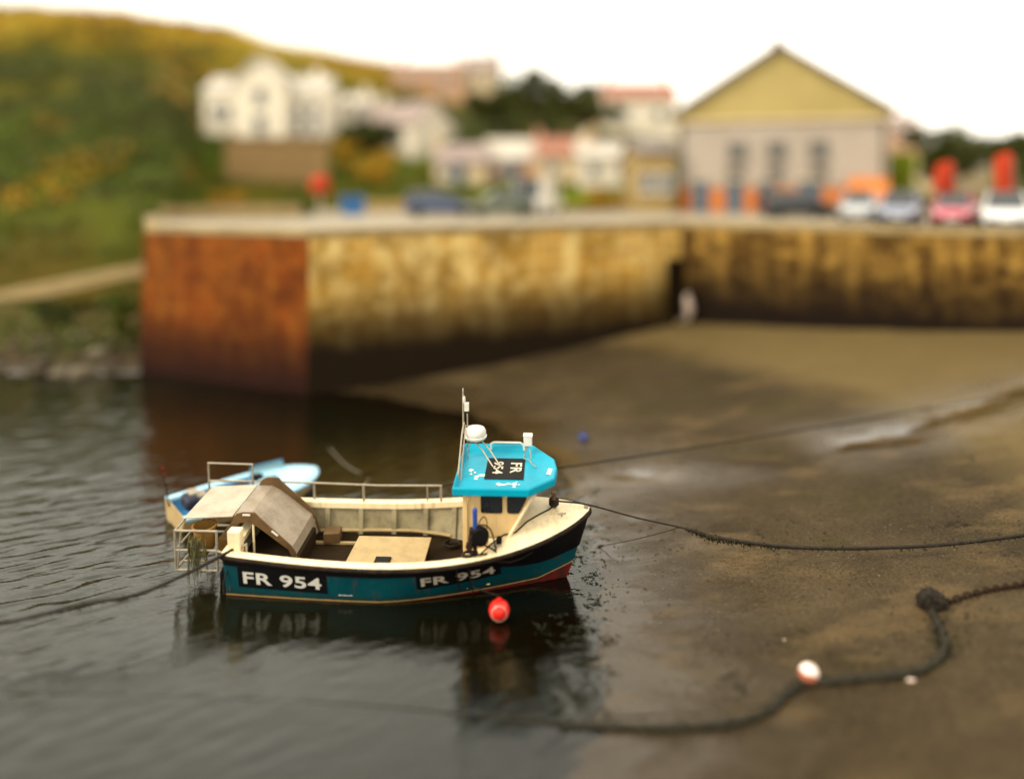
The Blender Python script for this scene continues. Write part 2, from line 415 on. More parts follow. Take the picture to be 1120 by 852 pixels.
M['wall_right'] = wall_material('harbour_stone', (.16, .082, .012), (.085, .042, .006), (.56, .36, .09), (.012, .005, .001), tide=3.1, seed=11.)
M['coping'] = paint('pale_coping_stone', (.44, .34, .17), .8, (.14, .09, .03), 1., .7, bump=.4)
M['quay'] = paint('quay_concrete', (.42, .37, .28), .8, (.2, .17, .12), .5, .6, bump=.2)
def wall_panel(mb, a, b, z0, z1, batter=.25, u0=0., na=None, nb=None):
    ax, ay = a; bx, by = b; L = math.hypot(bx-ax, by-ay); n0 = ((by-ay)/L, -(bx-ax)/L); na = na or n0; nb = nb or n0     # outward (towards the camera)
    n = 24; rows = []
    for j in range(7):
        t = j/6; z = lerp(z0, z1, t); o_ = batter*(1-t)
        rows.append([(lerp(ax, bx, i/n)+lerp(na[0], nb[0], i/n)*o_, lerp(ay, by, i/n)+lerp(na[1], nb[1], i/n)*o_+(.05*noise.noise(Vector((lerp(ax, bx, i/n)*.8, z*.9, 3))) if 0 < i < n else 0), z) for i in range(n+1)])
    for j in range(6):
        for i in range(n):
            mb.face([rows[j][i], rows[j][i+1], rows[j+1][i+1], rows[j+1][i]],
                    [(u0+i/n*L, rows[j][0][2]), (u0+(i+1)/n*L, rows[j][0][2]), (u0+(i+1)/n*L, rows[j+1][0][2]), (u0+i/n*L, rows[j+1][0][2])])
def coping(mb, pts, z, w=.55, h=.26, over=.03):
    for a, b in zip(pts, pts[1:]):
        d = Vector((b[0]-a[0], b[1]-a[1], 0)); L = d.length; d.normalize(); nrm = Vector((d.y, -d.x, 0)); n = max(1, int(L/1.3))
        for i in range(n):
            c = Vector((a[0], a[1], 0))+d*(L*(i+.5)/n)+nrm*(over-w/2)
            mb.box((c.x, c.y, z+h/2-.15+random.uniform(-.012, .012)), (L/n-.015, w, h), math.atan2(d.y, d.x))
pier = empty('stone_pier', (-7.3, 29.6, 0), label='tall stone pier with a dark red brick end, jutting out behind the boats', cat='pier')
def rel(mb, o): 
    for i in range(len(mb.v)): mb.v[i] = mb.v[i]-Vector(o.location)
    return mb
def mitre(a, b, c):
    n1 = Vector((b[1]-a[1], a[0]-b[0])).normalized(); n2 = Vector((c[1]-b[1], b[0]-c[0])).normalized(); s_ = n1+n2; s_ = s_*(2/s_.length_squared); return (s_.x, s_.y)
PB = (-19.6, 44); N1, N2, N3, N4 = mitre(PB, P1, P2), mitre(P1, P2, P3), mitre(P2, P3, P4), mitre(P3, P4, P5)
m = MB(); wall_panel(m, P2, P3, -1.2, QT-.16, na=N2, nb=N3); rel(m, pier).build('side_wall', M['wall_mid'], pier, fix=False, smooth=30)
m = MB(); wall_panel(m, P1, P2, -1.2, QT-.16, na=N1, nb=N2); o = rel(m, pier).build('end_wall', M['wall_red'], pier, fix=False, smooth=30); tag(o, 'dark red end wall of the pier')
m = MB(); wall_panel(m, PB, P1, -1.2, QT-.16, nb=N1); rel(m, pier).build('back_wall', M['wall_red'], pier, fix=False, smooth=30)
m = MB(); coping(m, [(-19.6, 44), P1, P2, P3], QT); rel(m, pier).build('coping', M['coping'], pier, smooth=0)
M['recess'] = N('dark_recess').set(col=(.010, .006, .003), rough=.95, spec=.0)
hw = empty('harbour_wall', (7.6, 37, 0), label='dark stone harbour wall on the right below the parked cars', cat='wall')
m = MB(); wall_panel(m, P3, P4, -1.2, QT-.16, na=N3, nb=N4); wall_panel(m, P4, P5, -1.2, QT-.16, u0=13, na=N4); rel(m, hw).build('wall_face', M['wall_right'], hw, fix=False, smooth=30)
m = MB(); coping(m, [P3, P4, P5], QT); rel(m, hw).build('coping', M['coping'], hw, smooth=0)
m = MB()
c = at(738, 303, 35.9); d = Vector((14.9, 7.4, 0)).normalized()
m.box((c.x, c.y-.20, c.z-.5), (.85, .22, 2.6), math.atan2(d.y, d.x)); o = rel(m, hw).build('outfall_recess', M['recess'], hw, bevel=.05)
top = [P1, P2, P3, P4, P5, (60, 30), (75, 66), (-30, 66), (-19.6, 44)]
m = MB(); m.face([(x, y, QT-.02) for x, y in top]); tag(m.build('quay_ground', M['quay'], smooth=0), kind='structure')
# low rendered edge wall along the back of the pier
lw = MB(); a, b = at(175, 236, 42), at(330, 238, 45); d = b-a
for i in range(6): 
    p = a+d*((i+.5)/6); lw.box((p.x, p.y, QT+.32), (d.length/6-.02, .4, .7), math.atan2(d.y, d.x))
tag(lw.build('edge_wall', M['coping'], bevel=.03), 'low pale parapet wall along the outer end of the pier top', 'wall')

# ------------------------------------------------------------------ hillside
def px2z(py, Y): return HC-(py-HZ)*Y/F
RIDGE = [((px-560)/F, px2z(py, 112)) for px, py in ((-300, -12), (0, 6), (130, 16), (230, 30), (300, 44), (440, 74), (560, 104), (700, 114), (960, 160), (1120, 172), (1400, 176))]
def hill(x, y, fine=True):
    a = x/max(y, 1); L = sstep(-.37, -.43, a)
    y0 = lerp(58., 40.5, L); z0 = lerp(QT-.15, 2.5, L); u = (y-y0)/(112-y0)
    if u < 0: return z0-.4-2*min(1, -u*6)
    Rz = interp(RIDGE, a)
    if u <= 1: z = z0+(Rz-z0)*(1-(1-u)**1.25)
    else: z = Rz-2*(u-1)
    if fine:
        v = Vector((x, y, 0)); z += sstep(0, .25, u)*(1.3*noise.noise(v*.07)+.5*noise.noise(v*.25))*.9
    return z
def hpt(px, py):                          # photo pixel on the hillside
    Y = 42.
    while Y < 116:
        p = at(px, py, Y)
        if hill(p.x, p.y) >= p.z: return p
        Y += .1
    return p
def hill_material():
    k = N('hillside_turf'); g = k.coord('World'); a = k.noise(g, .07, 5, .6, .4); b = k.noise(g, .35, 6, .65); c0 = k.noise(g, 3, 4, .7)
    z = k.sep(g)[2]; hh = k.math('ADD', k.math('DIVIDE', z, 34.), k.math('MULTIPLY', k.math('SUBTRACT', a, .5), .55))
    c = k.ramp(hh, [(.10, (.060, .042, .003)), (.24, (.048, .070, .001)), (.42, (.022, .028, .0005)), (.56, (.080, .070, .001)), (.74, (.28, .18, .002))])
    c = k.mix(k.ramp(b, [(.45, 0), (.65, .7)]), c, (.032, .032, .003))
    c = k.mix(k.ramp(k.noise(g, .16, 4, .6), [(.6, 0), (.7, .8)]), c, (.26, .11, .010))
    k.set(col=c, rough=.9, spec=.1, normal=k.bump(k.mix(.5, b, c0), .8, .4)); return k.m
m = MB(); rows = []; y = 39.5
while y < 260:
    rows.append([(lerp(-1.0, 1.0, i/150)*y*1.05, y, hill(lerp(-1.0, 1.0, i/150)*y*1.05, y)) for i in range(151)])
    y += .8 if y < 118 else 12
tag(m.grid(rows).build('hillside', hill_material(), smooth=180, fix=False), kind='structure')
# land beyond, out to the horizon
m = MB(); m.face([(-900, 120, -2), (900, 120, -2), (900, 2500, -2), (-900, 2500, -2)]); tag(m.build('far_land', M['quay'], smooth=0), kind='structure')

# slipway parapet at the left
lw = MB(); n = 14; a = at(-60, 332, 39.2); b = at(168, 287, 41.5)
for i in range(n):
    p, q = a.lerp(b, i/n), a.lerp(b, (i+1)/n-.002); 
    lw.prism([(p.x, p.y, p.z-1.15), (q.x, q.y, q.z-1.15), (q.x, q.y, q.z+.05), (p.x, p.y, p.z+.05)], (0, .5, 0))
M['parapet'] = paint('pale_parapet_render', (.60, .48, .26), .75, (.25, .16, .06), .5, 1.2, bump=.3)
tag(lw.build('slipway_wall', M['parapet'], bevel=.03), 'pale sloping parapet wall rising to the pier at far left', 'wall')
m = MB(); m.face([(a.x, a.y+.5, a.z-.35), (b.x, b.y+.5, b.z-.35), (b.x, b.y+4, b.z-.2), (a.x, a.y+4, a.z-.2)]); tag(m.build('slipway_road', M['quay'], smooth=0), kind='structure')

# boulders on the left shore
M['rock'] = paint('shore_rock', (.10, .075, .04), .8, (.03, .026, .010), .8, 1.4, bump=.5)
M['rock_pale'] = paint('shore_rock_pale', (.20, .165, .11), .8, (.045, .038, .015), .75, 1.4, bump=.5)
def rock_mesh(seed):
    m = MB(); m.ball((0, 0, 0), .5, 14, 9, .62)
    for i, v in enumerate(m.v):
        q = v*2.2+Vector((seed*7.1, 0, 0)); f = 1+.45*noise.noise(q)+.18*noise.noise(q*2.7); m.v[i] = Vector((v.x*f, v.y*f, v.z*f))
    return m
rocks = [rock_mesh(s).build('boulder', [M['rock'], M['rock_pale']][s % 2], smooth=50) for s in range(4)]
k = 0
for i in range(16):
    px = random.uniform(-30, 148); Y = random.uniform(32.2, 36.); x = (px-560)*Y/F
    o = rocks[i % 4] if i < 4 else rocks[i % 4].copy()
    if i >= 4: COL.objects.link(o)
    s = random.uniform(.4, 1.15); o.scale = (s, s*random.uniform(.7, 1.1), s*random.uniform(.7, 1)); o.rotation_euler = (random.uniform(-.2, .2), 0, random.uniform(0, 6))
    o.location = (x, Y, mud(x, Y)+.12*s)
    tag(o, ('dark' if i % 2 == 0 else 'pale grey')+' boulder on the shore left of the red pier end', 'boulder', ('dark' if i % 2 == 0 else 'pale')+' boulders on the left shore')
# ================================================================== FISHING BOAT
XS, XE = -3.37, 2.95
def S(t): return .76+(.10*((.4-t)/.4)**2 if t < .4 else .54*((t-.4)/.6)**1.8)
def Bg(t): return 1.14+.16*math.sin(math.pi/2*t/.5) if t < .5 else 1.30*max(0, 1-((t-.5)/.5)**2.5)**.72
def Bw(t): return 1.02+.12*math.sin(math.pi/2*t/.45) if t < .45 else 1.14*max(0, 1-((t-.45)/.55)**1.35)
def Kz(t): return -.42 if t < .7 else lerp(-.42, -.3, (t-.7)/.3)
def xend(s): return XE+(.42*s**.9 if s >= 0 else .5*s)
def hullp(t, s):
    x = XS+t*(xend(s)-XS)
    if s < 0:
        a = (1+s)*math.pi/2; return Vector((x, Bw(t)*math.sin(a)**.8, Kz(t)*math.cos(a)))
    p = 1+.9*max(0, (t-.5)/.5)
    return Vector((x, Bw(t)+(Bg(t)-Bw(t))*s**p, S(t)*s))
def t_of(x, s=1.): return (x-XS)/(xend(s)-XS)
def hull_at(x, z, off=0., side=-1):       # point on the outside of the hull at local x and height z
    t = t_of(x, .5)
    for _ in range(12):
        s = max(0, min(1, z/S(t))); t = (x-XS)/(xend(s)-XS)
    p = hullp(t, s); q = hullp(t+.01, s); r = hullp(t, min(1, s+.02))-hullp(t, max(0, s-.02))
    n = (q-p).cross(r); n.normalize()
    if n.y < 0: n = -n
    p = p+n*off; return Vector((p.x, side*p.y, p.z))
ts = [1-(1-u/44)**1.45 for u in range(45)]
boat = empty('fishing_boat', (-1.84, 15.80, 0), (R(5.0), 0, R(-3.0)),
             'teal and cream fishing boat with a cyan cabin roof at the edge of the mud', 'fishing boat')
boat.scale = (.978, 1, 1)
m = MB(); ss = [-1+i/9 for i in range(9)]+[i/12 for i in range(13)]
m.grid([[hullp(t, s) for s in reversed(ss)]+[Vector((hullp(t, s).x, -hullp(t, s).y, hullp(t, s).z)) for s in ss[1:]] for t in ts])
tr = [hullp(0, s) for s in reversed(ss)]+[Vector((hullp(0, s).x, -hullp(0, s).y, hullp(0, s).z)) for s in ss[1:]]
m.face(tr)
m.build('hull', M['hull'], boat, smooth=45)
# black sheer band, deepened forward to paint in the bow's shade, and rubbing strake
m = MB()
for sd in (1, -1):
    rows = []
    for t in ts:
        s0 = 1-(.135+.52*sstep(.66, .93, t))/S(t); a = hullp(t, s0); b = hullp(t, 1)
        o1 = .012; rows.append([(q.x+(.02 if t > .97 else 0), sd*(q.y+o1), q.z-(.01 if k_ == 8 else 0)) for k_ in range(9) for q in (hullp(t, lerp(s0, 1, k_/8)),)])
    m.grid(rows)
m.build('sheer_band_bow_shade', M['black'], boat, smooth=60)
m = MB()
for sd in (1, -1):
    m.tube([Vector((hullp(t, 1).x+.02, sd*(hullp(t, 1).y+.028), S(t)+.012)) for t in ts], .042, 8)
m.tube([Vector((hullp(0, 1).x-.02, y, S(0)-.0)) for y in (-1.14, -.5, .5, 1.14)], .04, 8)
m.build('rubbing_strake', M['strake'], boat, smooth=60)
# gunwale capping
def inner(t, w=.17): return max(0, Bg(t)-w)
XC = 1.5                                  # foredeck starts here
tc = [t for t in ts if hullp(t, 1).x <= XC+.25]
m = MB()
for sd in (1, -1):
    m.grid([[(hullp(t, 1).x, sd*(Bg(t)+.02), S(t)+.02), (hullp(t, 1).x, sd*(Bg(t)+.012), S(t)+.062), (hullp(t, 1).x, sd*(Bg(t)-.02), S(t)+.075),
             (hullp(t, 1).x, sd*(inner(t)+.02), S(t)+.075), (hullp(t, 1).x, sd*inner(t), S(t)+.06), (hullp(t, 1).x, sd*inner(t), S(t)-.055)] for t in tc])
m.box((XS+.07, 0, S(0)+.035), (.2, 2.2, .09))
m.build('gunwale', M['cream_deck'], boat, smooth=50)
# inside lining and frames
ZS = .2
def hy(x, z): return abs(hull_at(x, z).y)
m = MB()
for sd in (1, -1):
    m.grid([[(hullp(t, 1).x, sd*(inner(t)+.06), S(t)-.03), (hullp(t, 1).x, sd*min(inner(t)+.04, hy(hullp(t, 1).x, lerp(S(t), ZS, .5))-.03), lerp(S(t), ZS, .5)), (hullp(t, 1).x, sd*min(inner(t)-.01, hy(hullp(t, 1).x, ZS-.02)-.03), ZS-.02)] for t in tc])
m.face([(XS+.09, -1.08, ZS), (XS+.09, 1.08, ZS), (XS+.09, 1.08, S(0)), (XS+.09, -1.08, S(0))])
m.build('inner_lining', M['lining'], boat, smooth=50)
for sd in (1, -1):
    for x in (-2.75, -2.05, -1.35, -.65, .02, .62):
        t = t_of(x); y = inner(t); yb = min(y-.015, hy(x, ZS)-.035)
        f = MB(); f.prism([(x-.05, sd*(y+.055), S(t)-.06), (x+.05, sd*(y+.055), S(t)-.06), (x+.05, sd*yb, ZS), (x-.05, sd*yb, ZS)], (0, -sd*.05, 0))
        f.build('frame', M['lining'], boat, bevel=.006)
m = MB()
for sd in (1, -1): m.tube([(hullp(t, 1).x, sd*min(inner(t)-.03, hy(hullp(t, 1).x, ZS+.04)-.08), ZS+.07) for t in tc if hullp(t, 1).x < .6], .035, 6)
m.build('stringer', M['hatch'], boat)
m = MB(); rows = []
for t in tc: rows.append([(hullp(t, 1).x, -min(inner(t)+.02, hy(hullp(t, 1).x, ZS)-.02), ZS), (hullp(t, 1).x, min(inner(t)+.02, hy(hullp(t, 1).x, ZS)-.02), ZS)])
m.grid(rows); m.build('cockpit_sole', M['sole'], boat, smooth=0)
for y in (-.72, .62):
    m = MB(); m.box((-1.7, y, ZS+.03), (3.3, .05, .05)); m.build('sole_batten', M['hatch'], boat, bevel=.006)
# engine box with a buff lid
bx = MB(); bx.box((-.50, -.10, ZS+.125), (1.42, .92, .25)); eb = bx.build('engine_box', M['sole'], boat, bevel=.01)
l = MB(); l.prism([(-1.25, -.60, .47), (.25, -.60, .47), (.25, -.14, .47), (.25, .40, .47), (-1.22, .40, .47)], (0, 0, .04))
l.build('lid', M['hatch'], eb, bevel=.012)
l = MB(); l.box((-.55, -.50, .515), (.30, .23, .05)); l.build('dark_hatch', M['black'], eb, bevel=.015)
# foredeck (cambered), side decks, bulkhead
m = MB(); rows = []
tf = [t_of(XC)+(1-t_of(XC))*(1-(1-i/26)**1.5) for i in range(27)]
def deckz(t, y):
    b = max(Bg(t), 1e-4); q = min(1, abs(y)/b); cam = .27*min(1, (1-t)*5+.12)
    return S(t)+.055+cam*(1-q**2.2)
for t in tf:
    b = Bg(t); x = hullp(t, 1).x+(.02 if t > .99 else 0)
    rows.append([(x, b*math.sin(math.pi/2*j/10)*1.0, deckz(t, b*math.sin(math.pi/2*j/10))) for j in range(-10, 11)])
m.grid(rows)
for sd in (1, -1):
    m.grid([[(hullp(t, 1).x, sd*(Bg(t)+.02), S(t)+.01), (hullp(t, 1).x, sd*Bg(t), S(t)+.055)] for t in tf])
aft = rows[0]; m.face([Vector(p) for p in aft[1:-1]]+[(XC, hy(XC, ZS)-.05, ZS), (XC, -hy(XC, ZS)+.05, ZS)])
m.build('foredeck', M['cream_deck'], boat, smooth=60)
for sd in (1, -1):
    m = MB(); m.grid([[(x, sd*.73, S(t_of(x))+.03), (x, sd*(inner(t_of(x))+.01), S(t_of(x))+.03)] for x in (1.06, 1.2, 1.35, XC+.02)])
    m.grid([[(1.06, sd*.73, ZS), (1.06, sd*(hy(1.06, ZS)-.04), ZS)], [(1.06, sd*.73, S(t_of(1.06))+.03), (1.06, sd*(inner(t_of(1.06))+.03), S(t_of(1.06))+.03)]])
    m.build('side_deck', M['cream_deck'], boat, smooth=0, fix=False)

# ---- wheelhouse (a part) with walls, windows, roof as its pieces
WZ0, WZ1 = .78, 2.03
wy = .78
FX0, FX1, AX = 1.62, 2.34, 1.12
side = [(AX, WZ0), (FX0, WZ0), (FX1, WZ1), (AX, WZ1)]
wm = MB()
for sd in (1, -1):
    wm.prism([(x, sd*wy, z) for x, z in side], (0, -sd*.05, 0))
wm.prism([(FX0, -wy+.052, WZ0), (FX0, wy-.052, WZ0), (FX1, wy-.052, WZ1), (FX1, -wy+.052, WZ1)], (-.05, 0, 0))
wm.box((AX+.035, .80-.26, (ZS+WZ1)/2), (.05, .46, WZ1-ZS-.02))      # part-width aft bulkhead, doorway left open
for sd in (1, -1):
    wm.box((AX-.05, sd*(wy+.0), (ZS+WZ1)/2), (.085, .085, WZ1-ZS))
wm.box((1.28, 0, .205+.02), (.46, 1.4, .03))
wh = wm.build('wheelhouse', M['cream'], boat, bevel=.008, smooth=30)
trim = MB(); trim.box((1.46, -wy-.006, 1.17), (.62, .02, .025)); trim.build('wall_batten', M['hatch'], wh)
def window(pts, nrm, name='window'):
    pts = [Vector(p) for p in pts]; nrm = Vector(nrm).normalized(); c = sum(pts, Vector())/len(pts)
    def rnd(k):
        out = []
        n = len(pts)
        for i in range(n):
            a, b, d = pts[i-1], pts[i], pts[(i+1) % n]
            b2 = c+(b-c)*k; e1 = ((a-b).normalized())*.05; e2 = ((d-b).normalized())*.05
            for q in range(5):
                u = q/4; out.append(b2+e1*(1-u)**2+e2*u**2)
        return out
    f = MB(); o_, i_ = rnd(1.1), rnd(1.0)
    n = len(o_); b = 0
    for i in range(n):
        j = (i+1) % n; f.face([o_[i]+nrm*.02, o_[j]+nrm*.02, i_[j]+nrm*.02, i_[i]+nrm*.02]); f.face([o_[i], o_[j], o_[j]+nrm*.02, o_[i]+nrm*.02])
    fo = f.build(name, M['rubber'], wh, smooth=0)
    g = MB(); g.prism([p+nrm*.004 for p in rnd(1.0)], nrm*.008); g.build('pane', M['glass'], fo, smooth=0)
for sd in (1, -1):
    for x0, x1 in ((1.38, 1.74), (1.86, 2.20)):
        xs_ = x1-.14 if x1 > 1.8 else x1
        window([(x0, sd*(wy+.002), 1.64), (xs_, sd*(wy+.002), 1.64), (x1, sd*(wy+.002), 1.93), (x0, sd*(wy+.002), 1.93)], (0, sd, 0))
fn = Vector((WZ1-WZ0, 0, -(FX1-FX0))).normalized()
def fpt(y, z): return (FX0+(FX1-FX0)*(z-WZ0)/(WZ1-WZ0)+.003, y, z)
for y0, y1 in ((-.66, -.26), (-.19, .19), (.26, .66)):
    window([fpt(y0, 1.50), fpt(y1, 1.50), fpt(y1, 1.92), fpt(y0, 1.92)], fn)
# corner posts at the raked front
for sd in (1, -1):
    m = MB(); m.tube([(FX0+.02, sd*(wy+.01), WZ0+.02), (FX1+.03, sd*(wy+.01), WZ1)], .035, 6); m.build('corner_post', M['cream_deck'], wh)
# roof : shallow tray with a raised rim and a pointed visor
out_ = [(.86, -1.0), (2.26, -1.0), (2.72, -.42), (2.77, 0), (2.72, .42), (2.26, 1.0), (.86, 1.0)]
inn_ = [(.95, -.86), (2.10, -.86), (2.44, -.34), (2.46, 0), (2.44, .34), (2.10, .84), (.95, .84)]
RZ = 2.06
r = MB()
lo = [Vector((x, y, RZ-.03-(.05 if x > 2.5 else 0))) for x, y in out_]; hi = [Vector((x, y, RZ+.10-(.06 if x > 2.5 else 0))) for x, y in out_]
hi2 = [Vector((x*1.0+(.02 if x < 1 else -.03), y*.975, RZ+.125-(.05 if x > 2.5 else 0))) for x, y in out_]
tray = [Vector((x, y, RZ+.01)) for x, y in inn_]; n = len(lo)
for i in range(n):
    j = (i+1) % n
    r.face([lo[i], lo[j], hi[j], hi[i]]); r.face([hi[i], hi[j], hi2[j], hi2[i]]); r.face([hi2[i], hi2[j], tray[j], tray[i]])
r.face(tray); r.face(list(reversed(lo)))
roof = r.build('roof', M['cyan'], wh, bevel=.012, smooth=35)
tag(roof, 'bright cyan tray-shaped cabin roof')
# ---- lettering
def text_polys(s, bold=.022, space=1.05):
    cu = bpy.data.curves.new('lettering', 'FONT'); cu.body = s; cu.offset = bold; cu.space_character = space; cu.resolution_u = 6
    o = bpy.data.objects.new('lettering', cu); COL.objects.link(o); dg = bpy.context.evaluated_depsgraph_get(); dg.update()
    me = bpy.data.meshes.new_from_object(o.evaluated_get(dg)); bpy.data.objects.remove(o)
    bm = bmesh.new(); bm.from_mesh(me); bmesh.ops.triangulate(bm, faces=bm.faces)
    for _ in range(2):
        bmesh.ops.subdivide_edges(bm, edges=[e for e in bm.edges if e.calc_length() > .18], cuts=1)
        bmesh.ops.triangulate(bm, faces=bm.faces)
    vs = [v.co.copy() for v in bm.verts]; fs = [tuple(v.index for v in f.verts) for f in bm.faces]; bm.free()
    x0 = min(v.x for v in vs); x1 = max(v.x for v in vs); y0 = min(v.y for v in vs); y1 = max(v.y for v in vs)
    return [((v.x-x0)/(x1-x0), (v.y-y0)/(y1-y0)) for v in vs], fs
TP, TF = text_polys('FR 954')
def number_plate(x0, x1, z0a, z1a, z0b, z1b, lx0, lx1, pad, lettermat, side=-1):
    pl = MB(); rows = []
    for i in range(25):
        u = i/24; x = lerp(x0, x1, u)
        rows.append([hull_at(x, lerp(lerp(z0a, z0b, u), lerp(z1a, z1b, u), j/8), .010, side) for j in range(9)])
    pl.grid(rows); po = pl.build('number_panel', M['black'], boat, smooth=60)
    lt = MB()
    for u, v in TP:
        uu = u if side < 0 else 1-u
        x = lerp(lx0, lx1, uu); q = (x-x0)/(x1-x0); za, zb = lerp(z0a, z0b, q), lerp(z1a, z1b, q)
        lt.v.append(hull_at(x, lerp(za, zb, pad+(1-2*pad)*v), .016, side))
    lt.f = list(TF); lt.build('registration_number', lettermat, po, smooth=0)
for sd in (-1, 1):
    number_plate(-3.10, -1.42, .30, .70, .265, .655, -3.00, -1.52, .19, M['white'], sd)
    number_plate(.22, 1.72, .36, .69, .46, .84, .30, 1.62, .2, M['letter'], sd)
sp = MB(); rows = []
for i in range(9):
    x = lerp(-1.22, -.95, i/8); rows.append([hull_at(x, .24, .012), hull_at(x, .255+.006*math.sin(i*2.1), .012)])
sp.grid(rows); sp.build('maker_mark', M['white'], boat, smooth=0)
pl = MB(); pl.box((1.76, .06, RZ+.016), (.74, .92, .012)); po = pl.build('roof_panel', M['rubber'], roof)
for s_, xx, hh in (('FR', 1.97, .22), ('954', 1.62, .20)):
    a, b = text_polys(s_); lt = MB(); wd = .46 if s_ == 'FR' else .54
    for u, v in a: lt.v.append(Vector((xx-hh/2+hh*v, .27 if s_ == 'x' else .08+wd/2-wd*u, RZ+.026)))
    lt.f = list(b); lt.build('registration_number', M['letter'], po, smooth=0)
# worn patches of bare gelcoat on the roof: thin, real flaked paint
fl = MB()
for cx, cy, sx in ((1.30, -.30, .12), (1.70, -.60, .18), (1.98, -.62, .10), (1.12, -.1, .06)):
    for q in range(9):
        x, y = cx+random.gauss(0, sx*.5), cy+random.gauss(0, .05); rr = random.uniform(.012, .045)
        fl.face([(x+rr*random.uniform(.6, 1.4)*math.cos(i*.785), y+rr*.8*random.uniform(.6, 1.4)*math.sin(i*.785), RZ+.0125+q*.0002) for i in range(8)])
tag(fl.build('flaked_paint', M['white'], roof, smooth=0), kind='stuff')
fl = MB()
for i, y in enumerate((-.24, -.17, -.10, -.03)):
    fl.box((2.60+.012*i, y, RZ+.062), (.09, .035, .012), rot=Matrix.Rotation(R(8), 3, 'Y'))
fl.build('visor_mark', M['white'], roof)
# mast, radar, rail, lamp on the roof
g = MB(); g.tube([(.90, -.55, RZ+.0), (.90, .30, RZ+.62), (.92, .46, RZ+.75)], .018, 6); g.tube([(.95, -.46, RZ), (.95, .46, RZ+.70)], .014, 6)
g.tube([(.90, .5, RZ), (.90, .5, RZ+1.30)], .017, 8); g.tube([(.98, .52, RZ), (.98, .52, RZ+.9)], .015, 6)
g.tube([(.90, .5, RZ+.43), (1.08, .5, RZ+.43)], .018, 6); g.tube([(.98, .5, RZ+.18), (1.08, .5, RZ+.42)], .012, 6)
mast = g.build('mast', M['galv'], boat)
b = MB(); b.box((.97, .5, RZ+1.05), (.09, .08, .16)); b.lathe([(.02, 1.12), (.03, 1.14), (.03, 1.22), (.02, 1.26)], (.92, .5, RZ)); b.tube([(.90, .5, RZ+1.28), (.90, .5, RZ+1.42)], .008, 6)
b.build('mast_lamp', M['white'], mast, bevel=.01)
b = MB(); b.box((.90, .52, RZ+.42), (.10, .14, .20)); b.build('junction_box', M['black'], mast, bevel=.015)
b = MB(); b.lathe([(.10, 0), (.20, .015), (.225, .05), (.228, .07), (.205, .08), (.215, .10), (.21, .17), (.18, .215), (.10, .235), (.0001, .24)], (1.14, .5, RZ+.41), seg=32)
b.build('radar_dome', M['white'], boat)
b = MB()
for dx in (-.06, .09): b.tube([(1.14+dx, .5, RZ+.41), (1.36+dx, .35, RZ+.24), (1.58+dx, .1, RZ+.03)], .014, 6)
b.tube([(.94, .5, RZ+.40), (1.3, .5, RZ+.40)], .016, 6); b.build('radar_bracket', M['galv'], boat)
b = MB(); b.tube([(1.42, .86, RZ+.05), (1.42, .88, RZ+.16), (1.48, .88, RZ+.19), (2.02, .88, RZ+.19), (2.08, .88, RZ+.15), (2.10, .86, RZ+.04)], .02, 8); b.build('roof_rail', M['white'], boat)
b = MB(); b.tube([(2.10, .62, RZ), (2.16, .66, RZ+.2), (2.17, .66, RZ+.25)], .014, 6); b.tube([(2.25, .55, RZ), (2.20, .66, RZ+.25)], .012, 6); b.tube([(2.1, .5, RZ+.03), (2.22, .35, RZ+.06), (2.3, .2, RZ+.035), (2.36, .1, RZ+.04)], .01, 6)
bo = b.build('lamp_bracket', M['galv'], boat)
b = MB(); b.box((2.18, .66, RZ+.33), (.17, .15, .19)); b.box((2.18, .66, RZ+.44), (.19, .17, .03)); b.build('deck_lamp', M['white'], bo, bevel=.02)

# ---- line hauler on the starboard side
HSH = .30
h = MB(); h.tube([(.98, -1.08, S(t_of(1.28))-.16), (.98, -1.08, 1.30)], .038, 10); ho = h.build('line_hauler', M['rust'], boat); ho.location = (HSH, 0, .20)
b = MB(); b.tube([(.98, -1.08, 1.28), (.98, -1.08, 1.62)], .045, 12); b.ball((.98, -1.08, 1.62), .045); b.build('blue_cylinder', M['blue'], ho)
b = MB(); b.lathe([(.03, -.09), (.15, -.085), (.155, -.06), (.09, -.015), (.09, .015), (.155, .06), (.15, .085), (.03, .09)], (1.08, -1.13, 1.16), 'Y', 24); b.build('pulley', M['black'], ho)
b = MB(); b.lathe([(.06, -.1), (.08, -.08), (.08, .08), (.06, .1)], (.94, -1.1, 1.12), 'Y', 16); b.box((.98, -1.1, 1.24), (.2, .12, .10)); b.lathe([(.02, -.05), (.07, -.05), (.07, .05), (.02, .05)], (.88, -1.12, .98), 'Y', 14); b.build('winch_motor', M['rust'], ho, bevel=.01)
b = MB()
def bez(p0, p1, p2, p3, n=14): 
    p0, p1, p2, p3 = map(Vector, (p0, p1, p2, p3)); return [p0*(1-t)**3+p1*3*t*(1-t)**2+p2*3*t*t*(1-t)+p3*t**3 for t in (i/n for i in range(n+1))]
b.tube(bez((1.05, -1.1, 1.35), (1.35, -1.15, 1.45), (1.32, -1.15, 1.0), (1.36, -1.02, .84)), .014, 6)
b.tube(bez((1.08, -1.15, 1.1), (1.15, -1.2, 1.0), (1.3, -1.1, .95), (1.36, -1.08, .85)), .016, 6)
b.tube(bez((1.02, -1.1, 1.28), (1.1, -1.1, 1.6), (1.22, -1.1, 1.55), (1.2, -1.1, 1.3)), .010, 6)
b.tube(bez((.92, -1.1, 1.0), (.8, -1.2, .8), (1.0, -1.2, .85), (1.2, -1.12, .84)), .016, 6)
b.build('hydraulic_hose', M['rubber'], ho)
b = MB(); random.seed(3)
